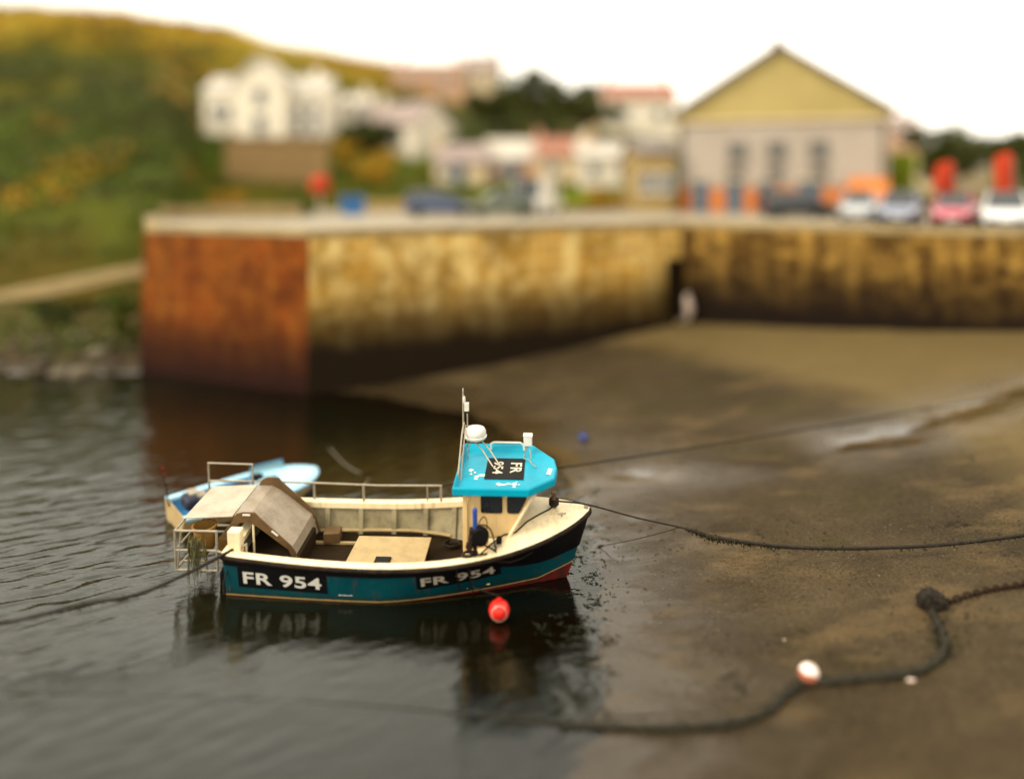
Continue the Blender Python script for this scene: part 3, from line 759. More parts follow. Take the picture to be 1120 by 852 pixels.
for k in range(3):
    b.tube([Vector((1.15+.13*math.cos(a)+.02*k, -1.04+.10*math.sin(a), S(t_of(1.1))+.06+.02*k+.006*a)) for a in [i*.5 for i in range(14)]], .013, 6)
b.build('coiled_line', M['rope_tan'], boat)
# line running from the hauler over the foredeck to the bollard, and its sagging loop
def on_deck(x, y): 
    t = t_of(x); return Vector((x, y, deckz(min(.995, t), y)+.02))
dl = [Vector((1.22, -1.08, .88)), Vector((1.36, -1.06, .98)), Vector((1.55, -.95, 1.12)), on_deck(1.78, -.82)+Vector((0, 0, .05)), on_deck(2.0, -.72), on_deck(2.2, -.5), on_deck(2.42, -.3), on_deck(2.62, -.12), on_deck(2.72, 0)+Vector((0, 0, .04))]
b = MB(); b.tube(dl, .014, 6); b.build('deck_line', M['rope_tan'], boat)
b = MB(); b.tube([hull_at(1.62, S(t_of(1.62))-.02, .03), hull_at(1.9, .80, .03), hull_at(2.1, .83, .03), hull_at(2.3, .95, .03)], .012, 6); b.tube([hull_at(.95, .84, .03), hull_at(.95, .5, .03), hull_at(.97, .2, .04)], .014, 6); b.tube([hull_at(1.15, .86, .03), hull_at(1.17, .4, .03), hull_at(1.2, .05, .06)], .010, 6)
b.build('hanging_line', M['rope_tan'], boat)
b = MB(); c = on_deck(2.70, 0); b.box((c.x, 0, c.z+.13), (.095, .11, .30)); b.box((c.x, 0, c.z+.2), (.05, .30, .05)); bo = b.build('bollard', M['cheek'], boat, bevel=.012)
b = MB()
for k in range(4): b.tube([(c.x+.085*math.cos(a), .085*math.sin(a), c.z+.04+.028*k) for a in [i*.5236 for i in range(12)]], .016, 6, True)
b.build('rope_turns', M['rope_dark'], bo)
for x, y in ((2.85, -.30), (1.66, -1.0)):
    b = MB(); q = on_deck(x, y); b.box((q.x, q.y, q.z), (.03, .03, .05)); b.tube([(q.x-.08, q.y-.02, q.z+.03), (q.x+.08, q.y+.02, q.z+.03)], .014, 6); b.build('cleat', M['galv'], boat)
b = MB(); q = on_deck(1.72, -.9); b.box((q.x-.02, q.y, q.z+.02), (.10, .14, .12)); b.build('vent_box', M['rubber'], boat, bevel=.03)
# fairlead at the stem
b = MB(); q = hullp(1, 1); b.box((q.x-.05, 0, q.z+.07), (.08, .12, .05)); b.tube([(q.x-.05, -.06, q.z+.08), (q.x-.05, -.06, q.z+.14)], .014, 6); b.tube([(q.x-.05, .06, q.z+.08), (q.x-.05, .06, q.z+.14)], .014, 6); b.build('fairlead', M['galv'], boat, bevel=.01)
# ---- port rail and stern gantry
yr = 1.10
def gz(x, y=1): return S(t_of(x))+.07
b = MB(); rail = [(-4.55, 1.02, 1.28), (-3.37, 1.06, 1.27), (-2.2, 1.14, 1.22), (-1, 1.17, 1.18), (.36, 1.17, 1.20)]
b.tube(rail, .021, 8)
for x in (-2.35, -1.30, .34): b.tube([(x, 1.16, gz(x)-.02), (x, 1.16, 1.21)], .026, 8)
b.tube([(.05, 1.17, gz(0)), (.05, 1.17, 1.18)], .016, 8)
b.build('side_rail', M['galv'], boat)
b = MB(); b.tube([(-4.55, 1.02, .62), (-4.55, 1.02, 1.66), (-3.62, 1.05, 1.63), (-3.62, 1.05, .9)], .024, 8); b.build('stern_frame', M['galv'], boat)
b = MB()
x0, x1, ya, yb = -4.42, -3.62, -.80, .85
for z in (.42, .80, 1.17):
    b.tube([(x0, ya, z), (x1, ya, z)], .022, 8); b.tube([(x0, yb, z), (x1, yb, z)], .022, 8); b.tube([(x0, ya, z), (x0, yb, z)], .022, 8)
for x in (x0, x1):
    for y in (ya, yb): b.tube([(x, y, .40), (x, y, 1.18)], .024, 8)
b.tube([(x0+.03, ya, .42), (x0+.12, ya, 1.17)], .018, 8)
b.tube([(x1, ya, .80), (-3.3, ya-.15, .80), (-2.98, -.98, .86+.18)], .021, 8); b.tube([(-2.98, -.98, .80), (-2.98, -.98, 1.05)], .021, 8)
for y in (-.5, .1, .6): b.tube([(x0, y, .42), (XS, y, .42)], .022, 8)
b.build('stern_cage', M['galv'], boat)
b = MB(); b.lathe([(.16, .0), (.17, .02), (.21, .42), (.235, .44), (.235, .47), (.20, .47), (.17, .12), (.0001, .10)], (-4.02, -.42, .62), seg=24); to = b.build('yellow_tub', M['yellow'], boat)
b = MB(); b.lathe([(.001, .30), (.19, .30)], (-4.02, -.42, .62), seg=24); b.build('tub_contents', M['black'], to)
b = MB(); b.box((-4.2, -.1, .58), (.34, .5, .3)); b.box((-3.72, .1, .6), (.2, .8, .32)); b.build('fish_box', M['yellow'], boat, bevel=.02)
# hanging weed on the cage
b = MB(); random.seed(11)
for i in range(34):
    x = -4.02+random.gauss(0, .08); p = Vector((x, -.83+random.gauss(0, .03), .98+random.uniform(-.1, .12))); pts = [p]; L = random.uniform(.3, .85)
    for k in range(6): pts.append(pts[-1]+Vector((random.gauss(0, .018), random.gauss(0, .012), -L/6)))
    b.tube(pts, [.010, .012, .012, .010, .008, .006, .003], 4)
b.build('hanging_weed', M['weed_hang'], boat)
# corner post at the stern and its twin
for sd in (-1, 1):
    b = MB(); b.box((-3.20, sd*.93, S(0)+.20), (.24, .20, .46)); b.build('quarter_post', M['cream_deck'], boat, bevel=.02)
# shooting chute: flat table, then a cheeked slide into the cockpit
ca, cb = -.44, .82
prof = [(-4.40, 1.24), (-3.42, 1.30), (-3.12, 1.30), (-2.92, 1.20), (-2.30, .72), (-2.18, .36)]
b = MB(); b.grid([[(x, ca, z) for x, z in prof[:2]], [(x, cb, z) for x, z in prof[:2]]]); b.grid([[(x, ca, z-.02) for x, z in prof[:2]], [(x, cb, z-.02) for x, z in prof[:2]]])
tb = MB(); tb.prism([(-4.40, ca-.03, 1.22), (-3.44, ca-.03, 1.28), (-3.44, cb+.03, 1.28), (-4.40, cb+.03, 1.22)], (0, 0, .022)); chute = tb.build('shooting_table', M['alu'], boat, bevel=.004)
b = MB(); b.grid([[(x, ca, z) for x, z in prof[1:]], [(x, cb, z) for x, z in prof[1:]]]); so = b.build('slide', M['slide'], chute, smooth=0)
sl = so.modifiers.new('thick', 'SOLIDIFY'); sl.thickness = .02
def cheek(y, up, dn, th):
    c = MB(); top = [(-3.42, 1.30-.02), (-3.36, 1.34+up*.5), (-3.24, 1.36+up), (-3.0, 1.36+up), (-2.92, 1.27+up), (-2.32, .74+up), (-2.23, .62+up*.6), (-2.14, .33)]
    bot = [(-2.21, .33), (-2.37, .74-dn), (-2.95, 1.17-dn), (-3.1, 1.25-dn), (-3.3, 1.25-dn), (-3.42, 1.18-dn*.6)]
    c.prism([(x, y, z) for x, z in top+bot], (0, th, 0)); return c.build('cheek_board', M['cheek'], chute, bevel=.006)
ck = cheek(ca-.045, .02, .07, .03); cheek(cb+.01, .10, .05, .035)
for (x, z, a) in ((-3.16, 1.335, 0), (-2.62, .99, R(38))):
    b = MB(); b.box((x, ca-.05, z), (.15, .012, .038), rot=Matrix.Rotation(a, 3, 'Y')); b.build('hand_slot', M['white'], ck, bevel=.004)
b = MB()
for x in (-3.05, -2.27): b.tube([(x, ca, ZS), (x, ca, .6 if x > -2.5 else 1.15)], .022, 6); b.tube([(x, cb, ZS), (x, cb, .6 if x > -2.5 else 1.15)], .022, 6)
b.build('chute_leg', M['cream_deck'], chute)
b = MB(); b.box((-2.72, -.2, ZS+.17), (1.1, 1.7, .34)); b.build('aft_locker', M['sole'], boat, bevel=.02)
b = MB(); b.box((-1.85, .72, .34), (.34, .3, .22), rot=Matrix.Rotation(R(6), 3, 'Z')); b.build('bait_box', M['cheek'], boat, bevel=.02)
# rudder / stern drive under the counter
b = MB(); b.box((-3.52, -.62, .06), (.26, .10, .5)); b.box((-3.50, -.62, .30), (.20, .2, .2)); b.box((-3.46, .0, .0), (.22, .12, .8)); b.build('stern_drive', M['rubber'], boat, bevel=.03)
# a flaked-down heap of line on the sole
b = MB(); random.seed(9)
for k in range(4):
    b.tube([Vector((.62+.16*math.cos(a)*(1+.2*math.sin(3*a+k)), .62+.12*math.sin(a)*(1+.2*math.cos(2*a+k)), ZS+.02+.022*k+.008*math.sin(5*a))) for a in [i*.42 for i in range(15)]], .013, 5, True)
b.build('coiled_warp', M['rope_tan'], boat)

def bw(x, y, z): 
    bpy.context.view_layer.update(); return boat.matrix_world@Vector((x, y, z))
# ================================================================== DINGHY
random.seed(21)
M['flag_dull'] = paint('faded_red_cloth', (.34, .05, .03), .8, (.1, .03, .02), .5, 6)
da, db = at(190, 562, 18.0), at(346, 514, 20.3); dv = Vector((db.x-da.x, db.y-da.y, 0)); DL = dv.length
dg = empty('dinghy', ((da.x+db.x)/2, (da.y+db.y)/2, 0), (R(7), 0, math.atan2(dv.y, dv.x)), 'pale blue open dinghy floating behind the stern of the fishing boat', 'dinghy')
dg.scale = (1, .92, .84)
def dB(t): return .64+.14*math.sin(math.pi*t*.9) if t < .55 else .778*max(0, 1-((t-.55)/.45)**2.2)**.62
def dS(t): return .46+.12*t*t
def dp(t, s):
    x = -DL/2+t*(DL-(1-s)*.35*t); return Vector((x, dB(t)*(.62+.38*s**.8) if s > .25 else dB(t)*.62*(s/.25)**.6*1.25 if False else dB(t)*(.62+.38*s**.8)*min(1, .35+s*2.6), -.16+(dS(t)+.16)*s))
tt = [1-(1-u/26)**1.4 for u in range(27)]; sx = [i/10 for i in range(11)]
m = MB(); m.grid([[dp(t, s) for s in reversed(sx)]+[Vector((dp(t, s).x, -dp(t, s).y, dp(t, s).z)) for s in sx] for t in tt])
m.build('hull', M['cream'], dg, smooth=50)
m = MB(); tr = [dp(0, s) for s in reversed(sx)]+[Vector((dp(0, s).x, -dp(0, s).y, dp(0, s).z)) for s in sx]; m.prism(tr, (.04, 0, 0)); m.build('transom', M['hatch'], dg, smooth=0)
m = MB()
for sd in (1, -1):
    m.grid([[(dp(t, 1).x, sd*(dB(t)+.03), dS(t)-.05), (dp(t, 1).x, sd*(dB(t)+.03), dS(t)+.02), (dp(t, 1).x, sd*dB(t), dS(t)+.035), (dp(t, 1).x-.05*t, sd*max(0, dB(t)-.15), dS(t)+.03), (dp(t, 1).x-.05*t, sd*max(0, dB(t)-.16), dS(t)-.05)] for t in tt])
m.build('gunwale', M['dinghy'], dg, smooth=50)
m = MB()
for sd in (1, -1): m.grid([[(dp(t, 1).x-.06*t, sd*max(0, dB(t)-.10), dS(t)), (dp(t, 1).x-.1*t, sd*max(0, dB(t)-.2), .08)] for t in tt])
m.grid([[(dp(t, 1).x-.1*t, -max(0, dB(t)-.18), .09), (dp(t, 1).x-.1*t, max(0, dB(t)-.18), .09)] for t in tt])
m.build('inside', M['dinghy_in'], dg, smooth=50)
m = MB(); td = [t for t in tt if t >= .56]; m.grid([[(dp(t, 1).x-.03, y*max(0, dB(t)-.06), dS(t)+.045+.05*(1-y*y)) for y in (-1, -.5, 0, .5, 1)] for t in td]); 
t0 = td[0]; m.face([(dp(t0, 1).x-.03, -(dB(t0)-.06), dS(t0)+.045), (dp(t0, 1).x-.03, 0, dS(t0)+.095), (dp(t0, 1).x-.03, dB(t0)-.06, dS(t0)+.045), (dp(t0, 1).x-.03, dB(t0)-.2, .1), (dp(t0, 1).x-.03, -(dB(t0)-.2), .1)])
m.build('foredeck', M['dinghy'], dg, smooth=40)
for x in (-.75, .0):
    m = MB(); m.box((x, 0, .34), (.26, 1.26, .04)); m.build('thwart', M['cheek'], dg, bevel=.01)
for x, y in ((.52, -.05), (.28, .28)):
    m = MB(); m.box((x, y, .62), (.26, .24, .12)); m.box((x-.1, y, .66), (.06, .2, .14)); m.build('seat', M['rubber'], dg, bevel=.03)
m = MB(); m.prism([(.25, .50, .56), (1.05, .42, .60), (1.0, .50, .84), (.22, .58, .80)], (0, .01, 0)); k = N('smoky_screen'); k.set(col=(.25, .45, .52), rough=.08, alpha=.45); ws = m.build('windscreen', k.m, dg, smooth=0)
m = MB(); m.tube([(.25, .50, .56), (.22, .58, .80), (1.0, .50, .84), (1.05, .42, .60)], .010, 6); m.build('frame', M['dinghy_in'], ws)
# outboard under a navy cover
m = MB(); m.box((-DL/2+.30, -.1, .62), (.30, .5, .34)); m.build('motor_cover', M['navy'], dg, bevel=.09)
m = MB(); m.box((-DL/2+.55, .12, .60), (.34, .34, .12)); m.box((-DL/2+.40, .05, .79), (.22, .3, .04)); m.build('crumpled_sheet', M['galv'], dg, bevel=.04)
m = MB(); m.tube([(-DL/2-.02, .30, .4), (-DL/2-.10, .32, .95), (-DL/2-.25, .36, 1.55)], [.022, .012, .006], 6); ae = m.build('marker_cane', M['rubber'], dg)
m = MB()
for i, (z, dx) in enumerate(((1.54, 0), (1.36, .04))): m.face([(-DL/2-.25+dx, .36, z), (-DL/2-.15+dx, .32, z-.03), (-DL/2-.17+dx, .34, z-.12), (-DL/2-.23+dx, .36, z-.10)])
m.build('pennant', M['flag_dull'], ae, smooth=0)

# ================================================================== ROPES
def sag(a, b, drop, n=40):
    a, b = Vector(a), Vector(b); return [a.lerp(b, i/n)-Vector((0, 0, drop*4*(i/n)*(1-i/n))) for i in range(n+1)]
def weedy(pts, name, r, mat, label, lo, hi, dens, wl, wm='weed', cat='rope', wob=.15, tufts=()):
    r0 = r if isinstance(r, list) else [r]*len(pts); r = r0[0]
    rr = [q*(1+wob*noise.noise(p*6)) for p, q in zip(pts, r0)]
    o = MB().tube(pts, rr, 8).build(name, mat, None, smooth=180); tag(o, label, cat)
    w = MB()
    for i in range(len(pts)-1):
        u = i/(len(pts)-1)
        d = dens if lo <= u <= hi else 0
        for (c, wd, dd) in tufts: d += dd*math.exp(-((u-c)/wd)**2)
        kk = int(d)+(random.random() < d-int(d))
        for _ in range(kk):
            p = pts[i].lerp(pts[i+1], random.random())+Vector((random.gauss(0, r*.7), random.gauss(0, r*.7), random.gauss(0, r*.6))); q = [p]; L = wl*random.uniform(.3, 1.2)
            for k in range(3): q.append(q[-1]+Vector((random.gauss(0, .35), random.gauss(0, .35), -1)).normalized()*L/3)
            w.tube(q, [.010, .014, .011, .004], 4)
    if w.v: tag(w.build('clinging_weed', M[wm], o, fix=False), kind='stuff')
    return o
def smooth_path(pts, n=12):
    out = []; P_ = [Vector(p) for p in pts]; P_ = [P_[0]*2-P_[1]]+P_+[P_[-1]*2-P_[-2]]
    for i in range(1, len(P_)-2):
        a, b, c, d = P_[i-1:i+3]
        for k in range(n):
            t = k/n; out.append(.5*((2*b)+(c-a)*t+(2*a-5*b+4*c-d)*t*t+(3*b-a-3*c+d)*t**3))
    out.append(P_[-2]); return out
bol = bw(2.74, 0, deckz(t_of(2.7), 0)+.12); stem = bw(hullp(1, 1).x-.02, .0, hullp(1, 1).z+.13)
b1 = at(750, 578, 15.5); b2 = at(790, 589, 15.5); b3 = at(880, 599, 15.5); b4 = at(1010, 597, 15.4); b5 = at(1120, 585, 15.3); b6 = at(1240, 566, 15.2)
bp = smooth_path([bol, stem, stem.lerp(b1, .5)-Vector((0, 0, .02)), b1, b2, b3, b4, b5, b6], 16)
na = len(bp)
# thin clean line to the weedy splice, thick weedy warp from there on
cut = 16*3
o = weedy(bp[:cut+2], 'bow_rope', .017, M['rope_dark'], 'thin dark bow rope from the boat to the weedy splice over the mud', 0, 1, 0.0, .1)
weedy(bp[cut:], 'weedy_warp', .036, M['rope_dark'], 'thick dark weedy warp hanging over the mud at the right edge', 0, 1, 2.2, .07, tufts=((.03, .02, 5), (.17, .06, 22), (.28, .06, 8)))
e = gpt(655, 598); tag(MB().tube(sag(bp[cut-2], (e.x, e.y, e.z+.01), .03, 16), .008, 6).build('tag_line', M['rope_tan']), 'thin slack line running down from the weedy splice to the mud', 'rope')
c1 = bw(.34, 1.17, 1.20); c2 = at(1120, 425, 25.5); c3 = at(1200, 413, 25.8)
weedy(sag(c1, c3, .10, 50), 'stern_breast_rope', .020, M['rope_dark'], 'long thin mooring rope stretching behind the cabin to the far right', .1, .9, .12, .05)
s1 = bw(-3.22, -1.02, .95); s2 = at(150, 650, 13.6); s3 = at(95, 660, 13.4); s4 = at(0, 682, 13.0); s5 = at(-140, 702, 12.4)
weedy(smooth_path([s1, s1.lerp(s2, .5)-Vector((0, 0, .04)), s2, s3, s4, s5], 18), 'stern_rope', .030, M['rope_dark'], 'tarry stern rope with weed stretching to the left edge', .4, 1, 1.5, .07, tufts=((.46, .01, 14), (.62, .02, 8)))
tag(MB().tube(sag(s1, hull_at(-3.3, .1, .05) if False else bw(-3.36, -1.16, .42), .03, 8)+[bw(-3.34, -1.2, .2)], .014, 6).build('fender_line', M['rope_dark']), 'short dark line hanging from the starboard stern quarter', 'rope')
# white line lying on the water behind
wl = [Vector((p.x, p.y, .012)) for p in (atz(360, 490, 0), atz(376, 507, 0), atz(392, 517, 0), atz(403, 524, 0))]; wl.append(bw(-1.3, 1.18, 1.20))
tag(MB().tube(smooth_path(wl, 8), .0045, 6).build('floating_line', M['letter']), 'thin pale line trailing over the water beyond the side rail', 'rope')
# heavy ground rope on the mud, ending in a weedy knot
gp = [gpt(px, py) for px, py in ((1018, 668), (1028, 690), (1034, 708), (1026, 724), (1004, 736), (960, 743), (905, 748), (876, 753), (858, 764), (842, 779), (812, 791), (770, 797), (720, 799), (660, 797))]
gp = [p+Vector((0, 0, .035)) for p in gp]
uw = [atz(px, py, 0) for px, py in ((600, 790), (540, 784), (470, 777), (400, 771), (300, 765), (180, 761), (60, 758), (-80, 756))]
gp += [Vector((p.x, p.y, [.012, .004, -.004, -.008, -.010, -.012, -.012, -.012][i])) for i, p in enumerate(uw)]
gp = smooth_path(gp, 14)
gr = weedy(gp, 'ground_rope', [.062 if i < len(gp)*.56 else lerp(.062, .018, min(1, (i-len(gp)*.56)/(len(gp)*.16))) for i in range(len(gp))], M['rope_mud'], 'thick muddy ground rope snaking across the mud into the water', 0, .62, 7, .12, 'weed_green', wob=.25)
for v in gr.data.vertices:                # thinner where it runs out into the water
    pass
kc = gpt(1019, 664)+Vector((0, 0, .14)); kn = MB(); pts = []
for i in range(150):
    a = i*.42; b_ = i*.173; rad = .15+.04*math.sin(i*.9); pts.append(kc+Vector((rad*math.cos(a)*math.cos(b_), rad*math.sin(a)*math.cos(b_), .78*rad*math.sin(b_))))
kn.tube(pts, .036, 6)
for i in range(500):
    d = Vector((random.gauss(0, 1), random.gauss(0, 1), random.gauss(0, 1))).normalized(); p = kc+Vector((d.x*.2, d.y*.2, d.z*.15)); q = [p]
    for k in range(3): q.append(q[-1]+(d*.4+Vector((random.gauss(0, .5), random.gauss(0, .5), -.7))).normalized()*random.uniform(.015, .04))
    kn.tube(q, [.013, .016, .013, .004], 4)
kn.build('weedy_knot', M['rope_dark'], gr, fix=False)
# rusty chain from the knot
ch = MB(); ca_ = kc+Vector((.14, 0, -.05)); cz = at(1120, 641, ca_.y+.35); cz = gpt(1120, 642); cpts = []
for i in range(30):
    t = i/17; p = ca_.lerp(Vector((cz.x, cz.y, cz.z+.05)), t); p.z = max(p.z-.10*4*t*(1-t) if t < 1 else p.z, mud(p.x, p.y)+.03); cpts.append(p)
for i in range(29):
    c = (cpts[i]+cpts[i+1])/2; d = (cpts[i+1]-cpts[i]).normalized(); L = (cpts[i+1]-cpts[i]).length*.72
    s_ = Vector((0, 0, 1)).cross(d).normalized(); up = d.cross(s_); w_ = (s_*.8+up*.6) if i % 2 else (up*.8-s_*.6)
    loop = [c+d*(L*math.cos(a)*.9)+w_*(.055*math.sin(a)) for a in [k*math.pi/7 for k in range(14)]]
    ch.tube(loop, .021, 6, True)
tag(ch.build('mooring_chain', M['rust'], fix=False), 'rusty chain leading from the weedy knot to the right edge', 'chain')
# loose thin line on the mud by the ground rope
lp = [gpt(px, py)+Vector((0, 0, .012)) for px, py in ((845, 768), (800, 777), (760, 781), (720, 783), (690, 784), (660, 786), (636, 783), (630, 772), (640, 764), (652, 770), (650, 780), (640, 790))]
tag(MB().tube(smooth_path(lp, 8), .010, 5).build('loose_line', M['rope_mud']), 'thin loose line curling on the mud beside the thick ground rope', 'rope')

# ================================================================== FLOATS
p = at(546, 667, 14.05); f = empty('mooring_buoy', (p.x, p.y, p.z-.2), label='bright red ball buoy hanging by the bow of the fishing boat', cat='buoy')
m = MB(); m.ball((0, 0, .2), .18, 28, 18); 
m.build('ball', M['redbuoy'], f, smooth=180)
m = MB(); m.lathe([(.04, .37), (.045, .38), (.04, .40), (.02, .405)], (0, 0, 0), 'Z', 14); m.build('eye', M['redbuoy'], f)
m = MB(); m.tube([(.18*math.cos(a)*.72, -.18*.70, .2+.18*math.sin(a)*.72) for a in [k*.35 for k in range(18)]], .006, 5, True); m.build('net_line', M['letter'], f)
tag(MB().tube([Vector((p.x, p.y, p.z+.24)), hull_at(1.35, .4, .05) if False else bw(1.25, -1.18, .45), bw(1.2, -1.25, .84)], .008, 6).build('buoy_line', M['rope_dark']), 'thin dark line holding the red buoy to the bow', 'rope')
p = gpt(882, 746)
k = N('two_tone_float'); z = k.sep(k.coord('Object', rot=(.25, -.12, 0)))[2]; nz = k.noise(k.coord('Object'), 14, 5, .7); msk = k.math('LESS_THAN', k.math('ADD', z, k.math('MULTIPLY', nz, .09)), .07)
c = k.mix(msk, (.80, .69, .62), (.36, .11, .06)); c = k.mix(k.ramp(nz, [(.62, 0), (.7, .6)]), c, (.25, .14, .08)); k.set(col=c, rough=.5, normal=k.bump(nz, .3, .01))
f = empty('trawl_float', (p.x, p.y, p.z-.01), (.1, .2, 0), 'white and rust pink ball float resting on the ground rope', 'float')
m = MB(); m.ball((0, 0, 0), .145, 26, 16); fo = m.build('ball', k.m, f, smooth=180); fo.location = (0, 0, .15)
m = MB(); m.lathe([(.02, .13), (.035, .14), (.035, .16), (.012, .165)], (0, 0, .14), 'Z', 12); m.build('lug', M['bulb'], f)
p = gpt(638, 482); f = empty('marker_float', (p.x, p.y, p.z), label='tiny blue float lying on the far mud beyond the cabin', cat='float')
m = MB(); m.ball((0, 0, .10), .11, 16, 10); m.build('ball', M['blue'], f, smooth=180); m = MB(); m.lathe([(.03, .2), (.03, .25), (.01, .26)], (0, 0, 0)); m.build('lug', M['navy'], f)
p = gpt(744, 352); f = empty('stranded_buoy', (p.x, p.y, p.z), (.3, .2, 0), 'large pale buoy stranded at the inner corner of the harbour walls', 'buoy')
m = MB(); m.lathe([(.001, 0), (.25, .05), (.42, .3), (.42, .75), (.25, 1.1), (.08, 1.25), (.08, 1.4), (.001, 1.42)], seg=20); m.build('float_body', M['bulb'], f, smooth=60); m = MB(); m.tube([(.08*math.cos(a), 0, 1.42+.08*math.sin(a)) for a in [k*.6 for k in range(11)]], .02, 6); m.build('ring', M['rust'], f)

# ================================================================== weed, shells and stones strewn on the flat
random.seed(5)
w = MB()
def frond(x, y, z, s, mb):
    for _ in range(2): strand(x+random.gauss(0, s), y+random.gauss(0, s), z, s*1.1, mb)
def strand(x, y, z, s, mb):
    n = random.randint(6, 9); a0 = random.gauss(-.3, .7); st = random.uniform(.12, .35)
    mb.face([(x+s*random.uniform(.5, 1.3)*math.cos(a0)*math.cos(i*6.283/n)-s*st*math.sin(a0)*math.sin(i*6.283/n), y+s*random.uniform(.5, 1.3)*math.sin(a0)*math.cos(i*6.283/n)+s*st*math.cos(a0)*math.sin(i*6.283/n), z+random.uniform(-.004, .012)) for i in range(n)])
for i in range(1500):                     # belt of weed awash at the water's edge by the bow
    px, py = random.gauss(630, 20), random.uniform(520, 800)
    if not 520 < px < 680: continue
    if noise.noise(Vector((px*.05, py*.11, 2))) < .02: continue
    q = gpt(px, py) if False else atz(px, py, 0); z = max(mud(q.x, q.y), 0)
    if q.y < 15.6 and q.x < 1.0 and q.y > 14.3: continue
    frond(q.x, q.y, z+.004, random.uniform(.015, .06), w)
for i in range(2600):                      # specks over the flat
    y = random.uniform(10, 34); x = random.uniform(1, .64*y)
    if noise.noise(Vector((x*.5, y*.5, 8))) < -.05: continue
    frond(x, y, mud(x, y)+.006, random.uniform(.005, .022)*(1+y/30), w)
for (cx, cy, sx, sy, nn) in ((1040, 690, 14, 14, 50), (790, 752, 20, 8, 40), (800, 740, 10, 4, 16), (1050, 500, 14, 4, 18), (1045, 574, 9, 2, 10), (960, 700, 40, 10, 20), (620, 505, 24, 8, 60), (640, 460, 40, 20, 50), (690, 410, 60, 16, 50)):
    for _ in range(nn):
        q = gpt(random.gauss(cx, sx), random.gauss(cy, sy)); frond(q.x, q.y, q.z+.008, random.uniform(.015, .05), w)
tag(w.build('seaweed', M['weed_green'], smooth=0, fix=False), kind='stuff')
w = MB()
for i in range(900):
    y = random.uniform(10, 30); x = random.uniform(1.5, .64*y); s = random.uniform(.008, .022)
    b0 = len(w.v); w.ball((x, y, mud(x, y)+s*.2), s, 6, 4, .6)
tag(w.build('pebbles', M['rock_pale'], smooth=60, fix=False), kind='stuff')
for px, py, r, mt in ((996, 744, .05, 'bulb'), (1040, 574, .07, 'rust'), (858, 700, .02, 'bulb')):
    p = gpt(px, py); m = MB(); m.lathe([(.0001, .35*r), (.5*r, .3*r), (r, .02*r), (.9*r, -.1*r)], seg=14)
    for i, v in enumerate(m.v): m.v[i] = Vector((v.x*1.3, v.y*(1 if v.x > 0 else .8), v.z+.1*r*math.sin(9*v.x/r)))
    o = m.build('shell' if mt == 'bulb' else 'kelp_holdfast', M[mt], loc=(p.x, p.y, p.z+.01))
    tag(o, {996: 'pale scallop shell on the mud below the ground rope', 1040: 'rust brown lump of kelp on the mud near the right edge', 858: 'small pale shell on the mud above the white float', 448: 'pale shell on wet mud behind the boat mast'}[px], 'shell' if mt == 'bulb' else 'kelp')
# ================================================================== VILLAGE
random.seed(33)
M['render_white'] = paint('white_render', (.84, .78, .66), .8, (.5, .40, .22), .4, .8)
M['render_cream'] = paint('cream_render', (.74, .62, .42), .8, (.4, .28, .14), .4, .8)
M['render_pink'] = paint('pink_render', (.66, .43, .28), .8, (.4, .25, .15), .4, .8)
M['render_yellow'] = paint('ochre_render', (.50, .41, .17), .8, (.30, .23, .08), .7, .4)
M['render_mauve'] = paint('grey_mauve_render', (.50, .44, .38), .8, (.30, .24, .18), .6, .5)
M['render_orange'] = paint('orange_render', (.66, .25, .05), .75, (.45, .16, .05), .4, .9)
M['stone_brown'] = paint('brown_field_stone', (.33, .22, .09), .85, (.12, .08, .03), .7, 1.6, bump=.6)
M['stone_yellow'] = paint('yellow_field_stone', (.46, .34, .14), .85, (.2, .14, .06), .6, 1.6, bump=.6)
def tiles(name, c, d):
    c = tone(c); d = tone(d)
    k = N(name); v = k.coord('Object'); a = k.noise(v, .9, 5, .6); b = k.noise(v, 6, 3)
    w = k.n('ShaderNodeTexWave'); w.inputs['Scale'].default_value = 1.6; w.bands_direction = 'Z'; k.l(v, w.inputs['Vector'])
    k.set(col=k.mix(k.ramp(a, [(.4, 0), (.7, .8)]), k.mix(b, c, tuple(x*.75 for x in c)), d), rough=.7, normal=k.bump(w.outputs['Fac'], .5, .05)); return k.m
M['slate'] = tiles('grey_slate', (.20, .17, .17), (.30, .24, .16))
M['slate_mauve'] = tiles('mauve_slate', (.36, .28, .28), (.40, .32, .22))
M['slate_pale'] = tiles('lime_washed_slate', (.66, .62, .56), (.45, .38, .28))
M['tile_brown'] = tiles('brown_tile', (.38, .24, .15), (.26, .16, .10))
M['tile_red'] = tiles('terracotta_tile', (.46, .20, .12), (.32, .16, .09))
M['frame'] = paint('window_frame_white', (.75, .73, .68), .5, (.5, .45, .35), .2, 3)
M['frame_dull'] = paint('weathered_window_frame', (.36, .30, .24), .6, (.2, .16, .1), .5, 3)
M['door'] = paint('blue_grey_door', (.12, .17, .22), .5, (.1, .1, .1), .3, 3)
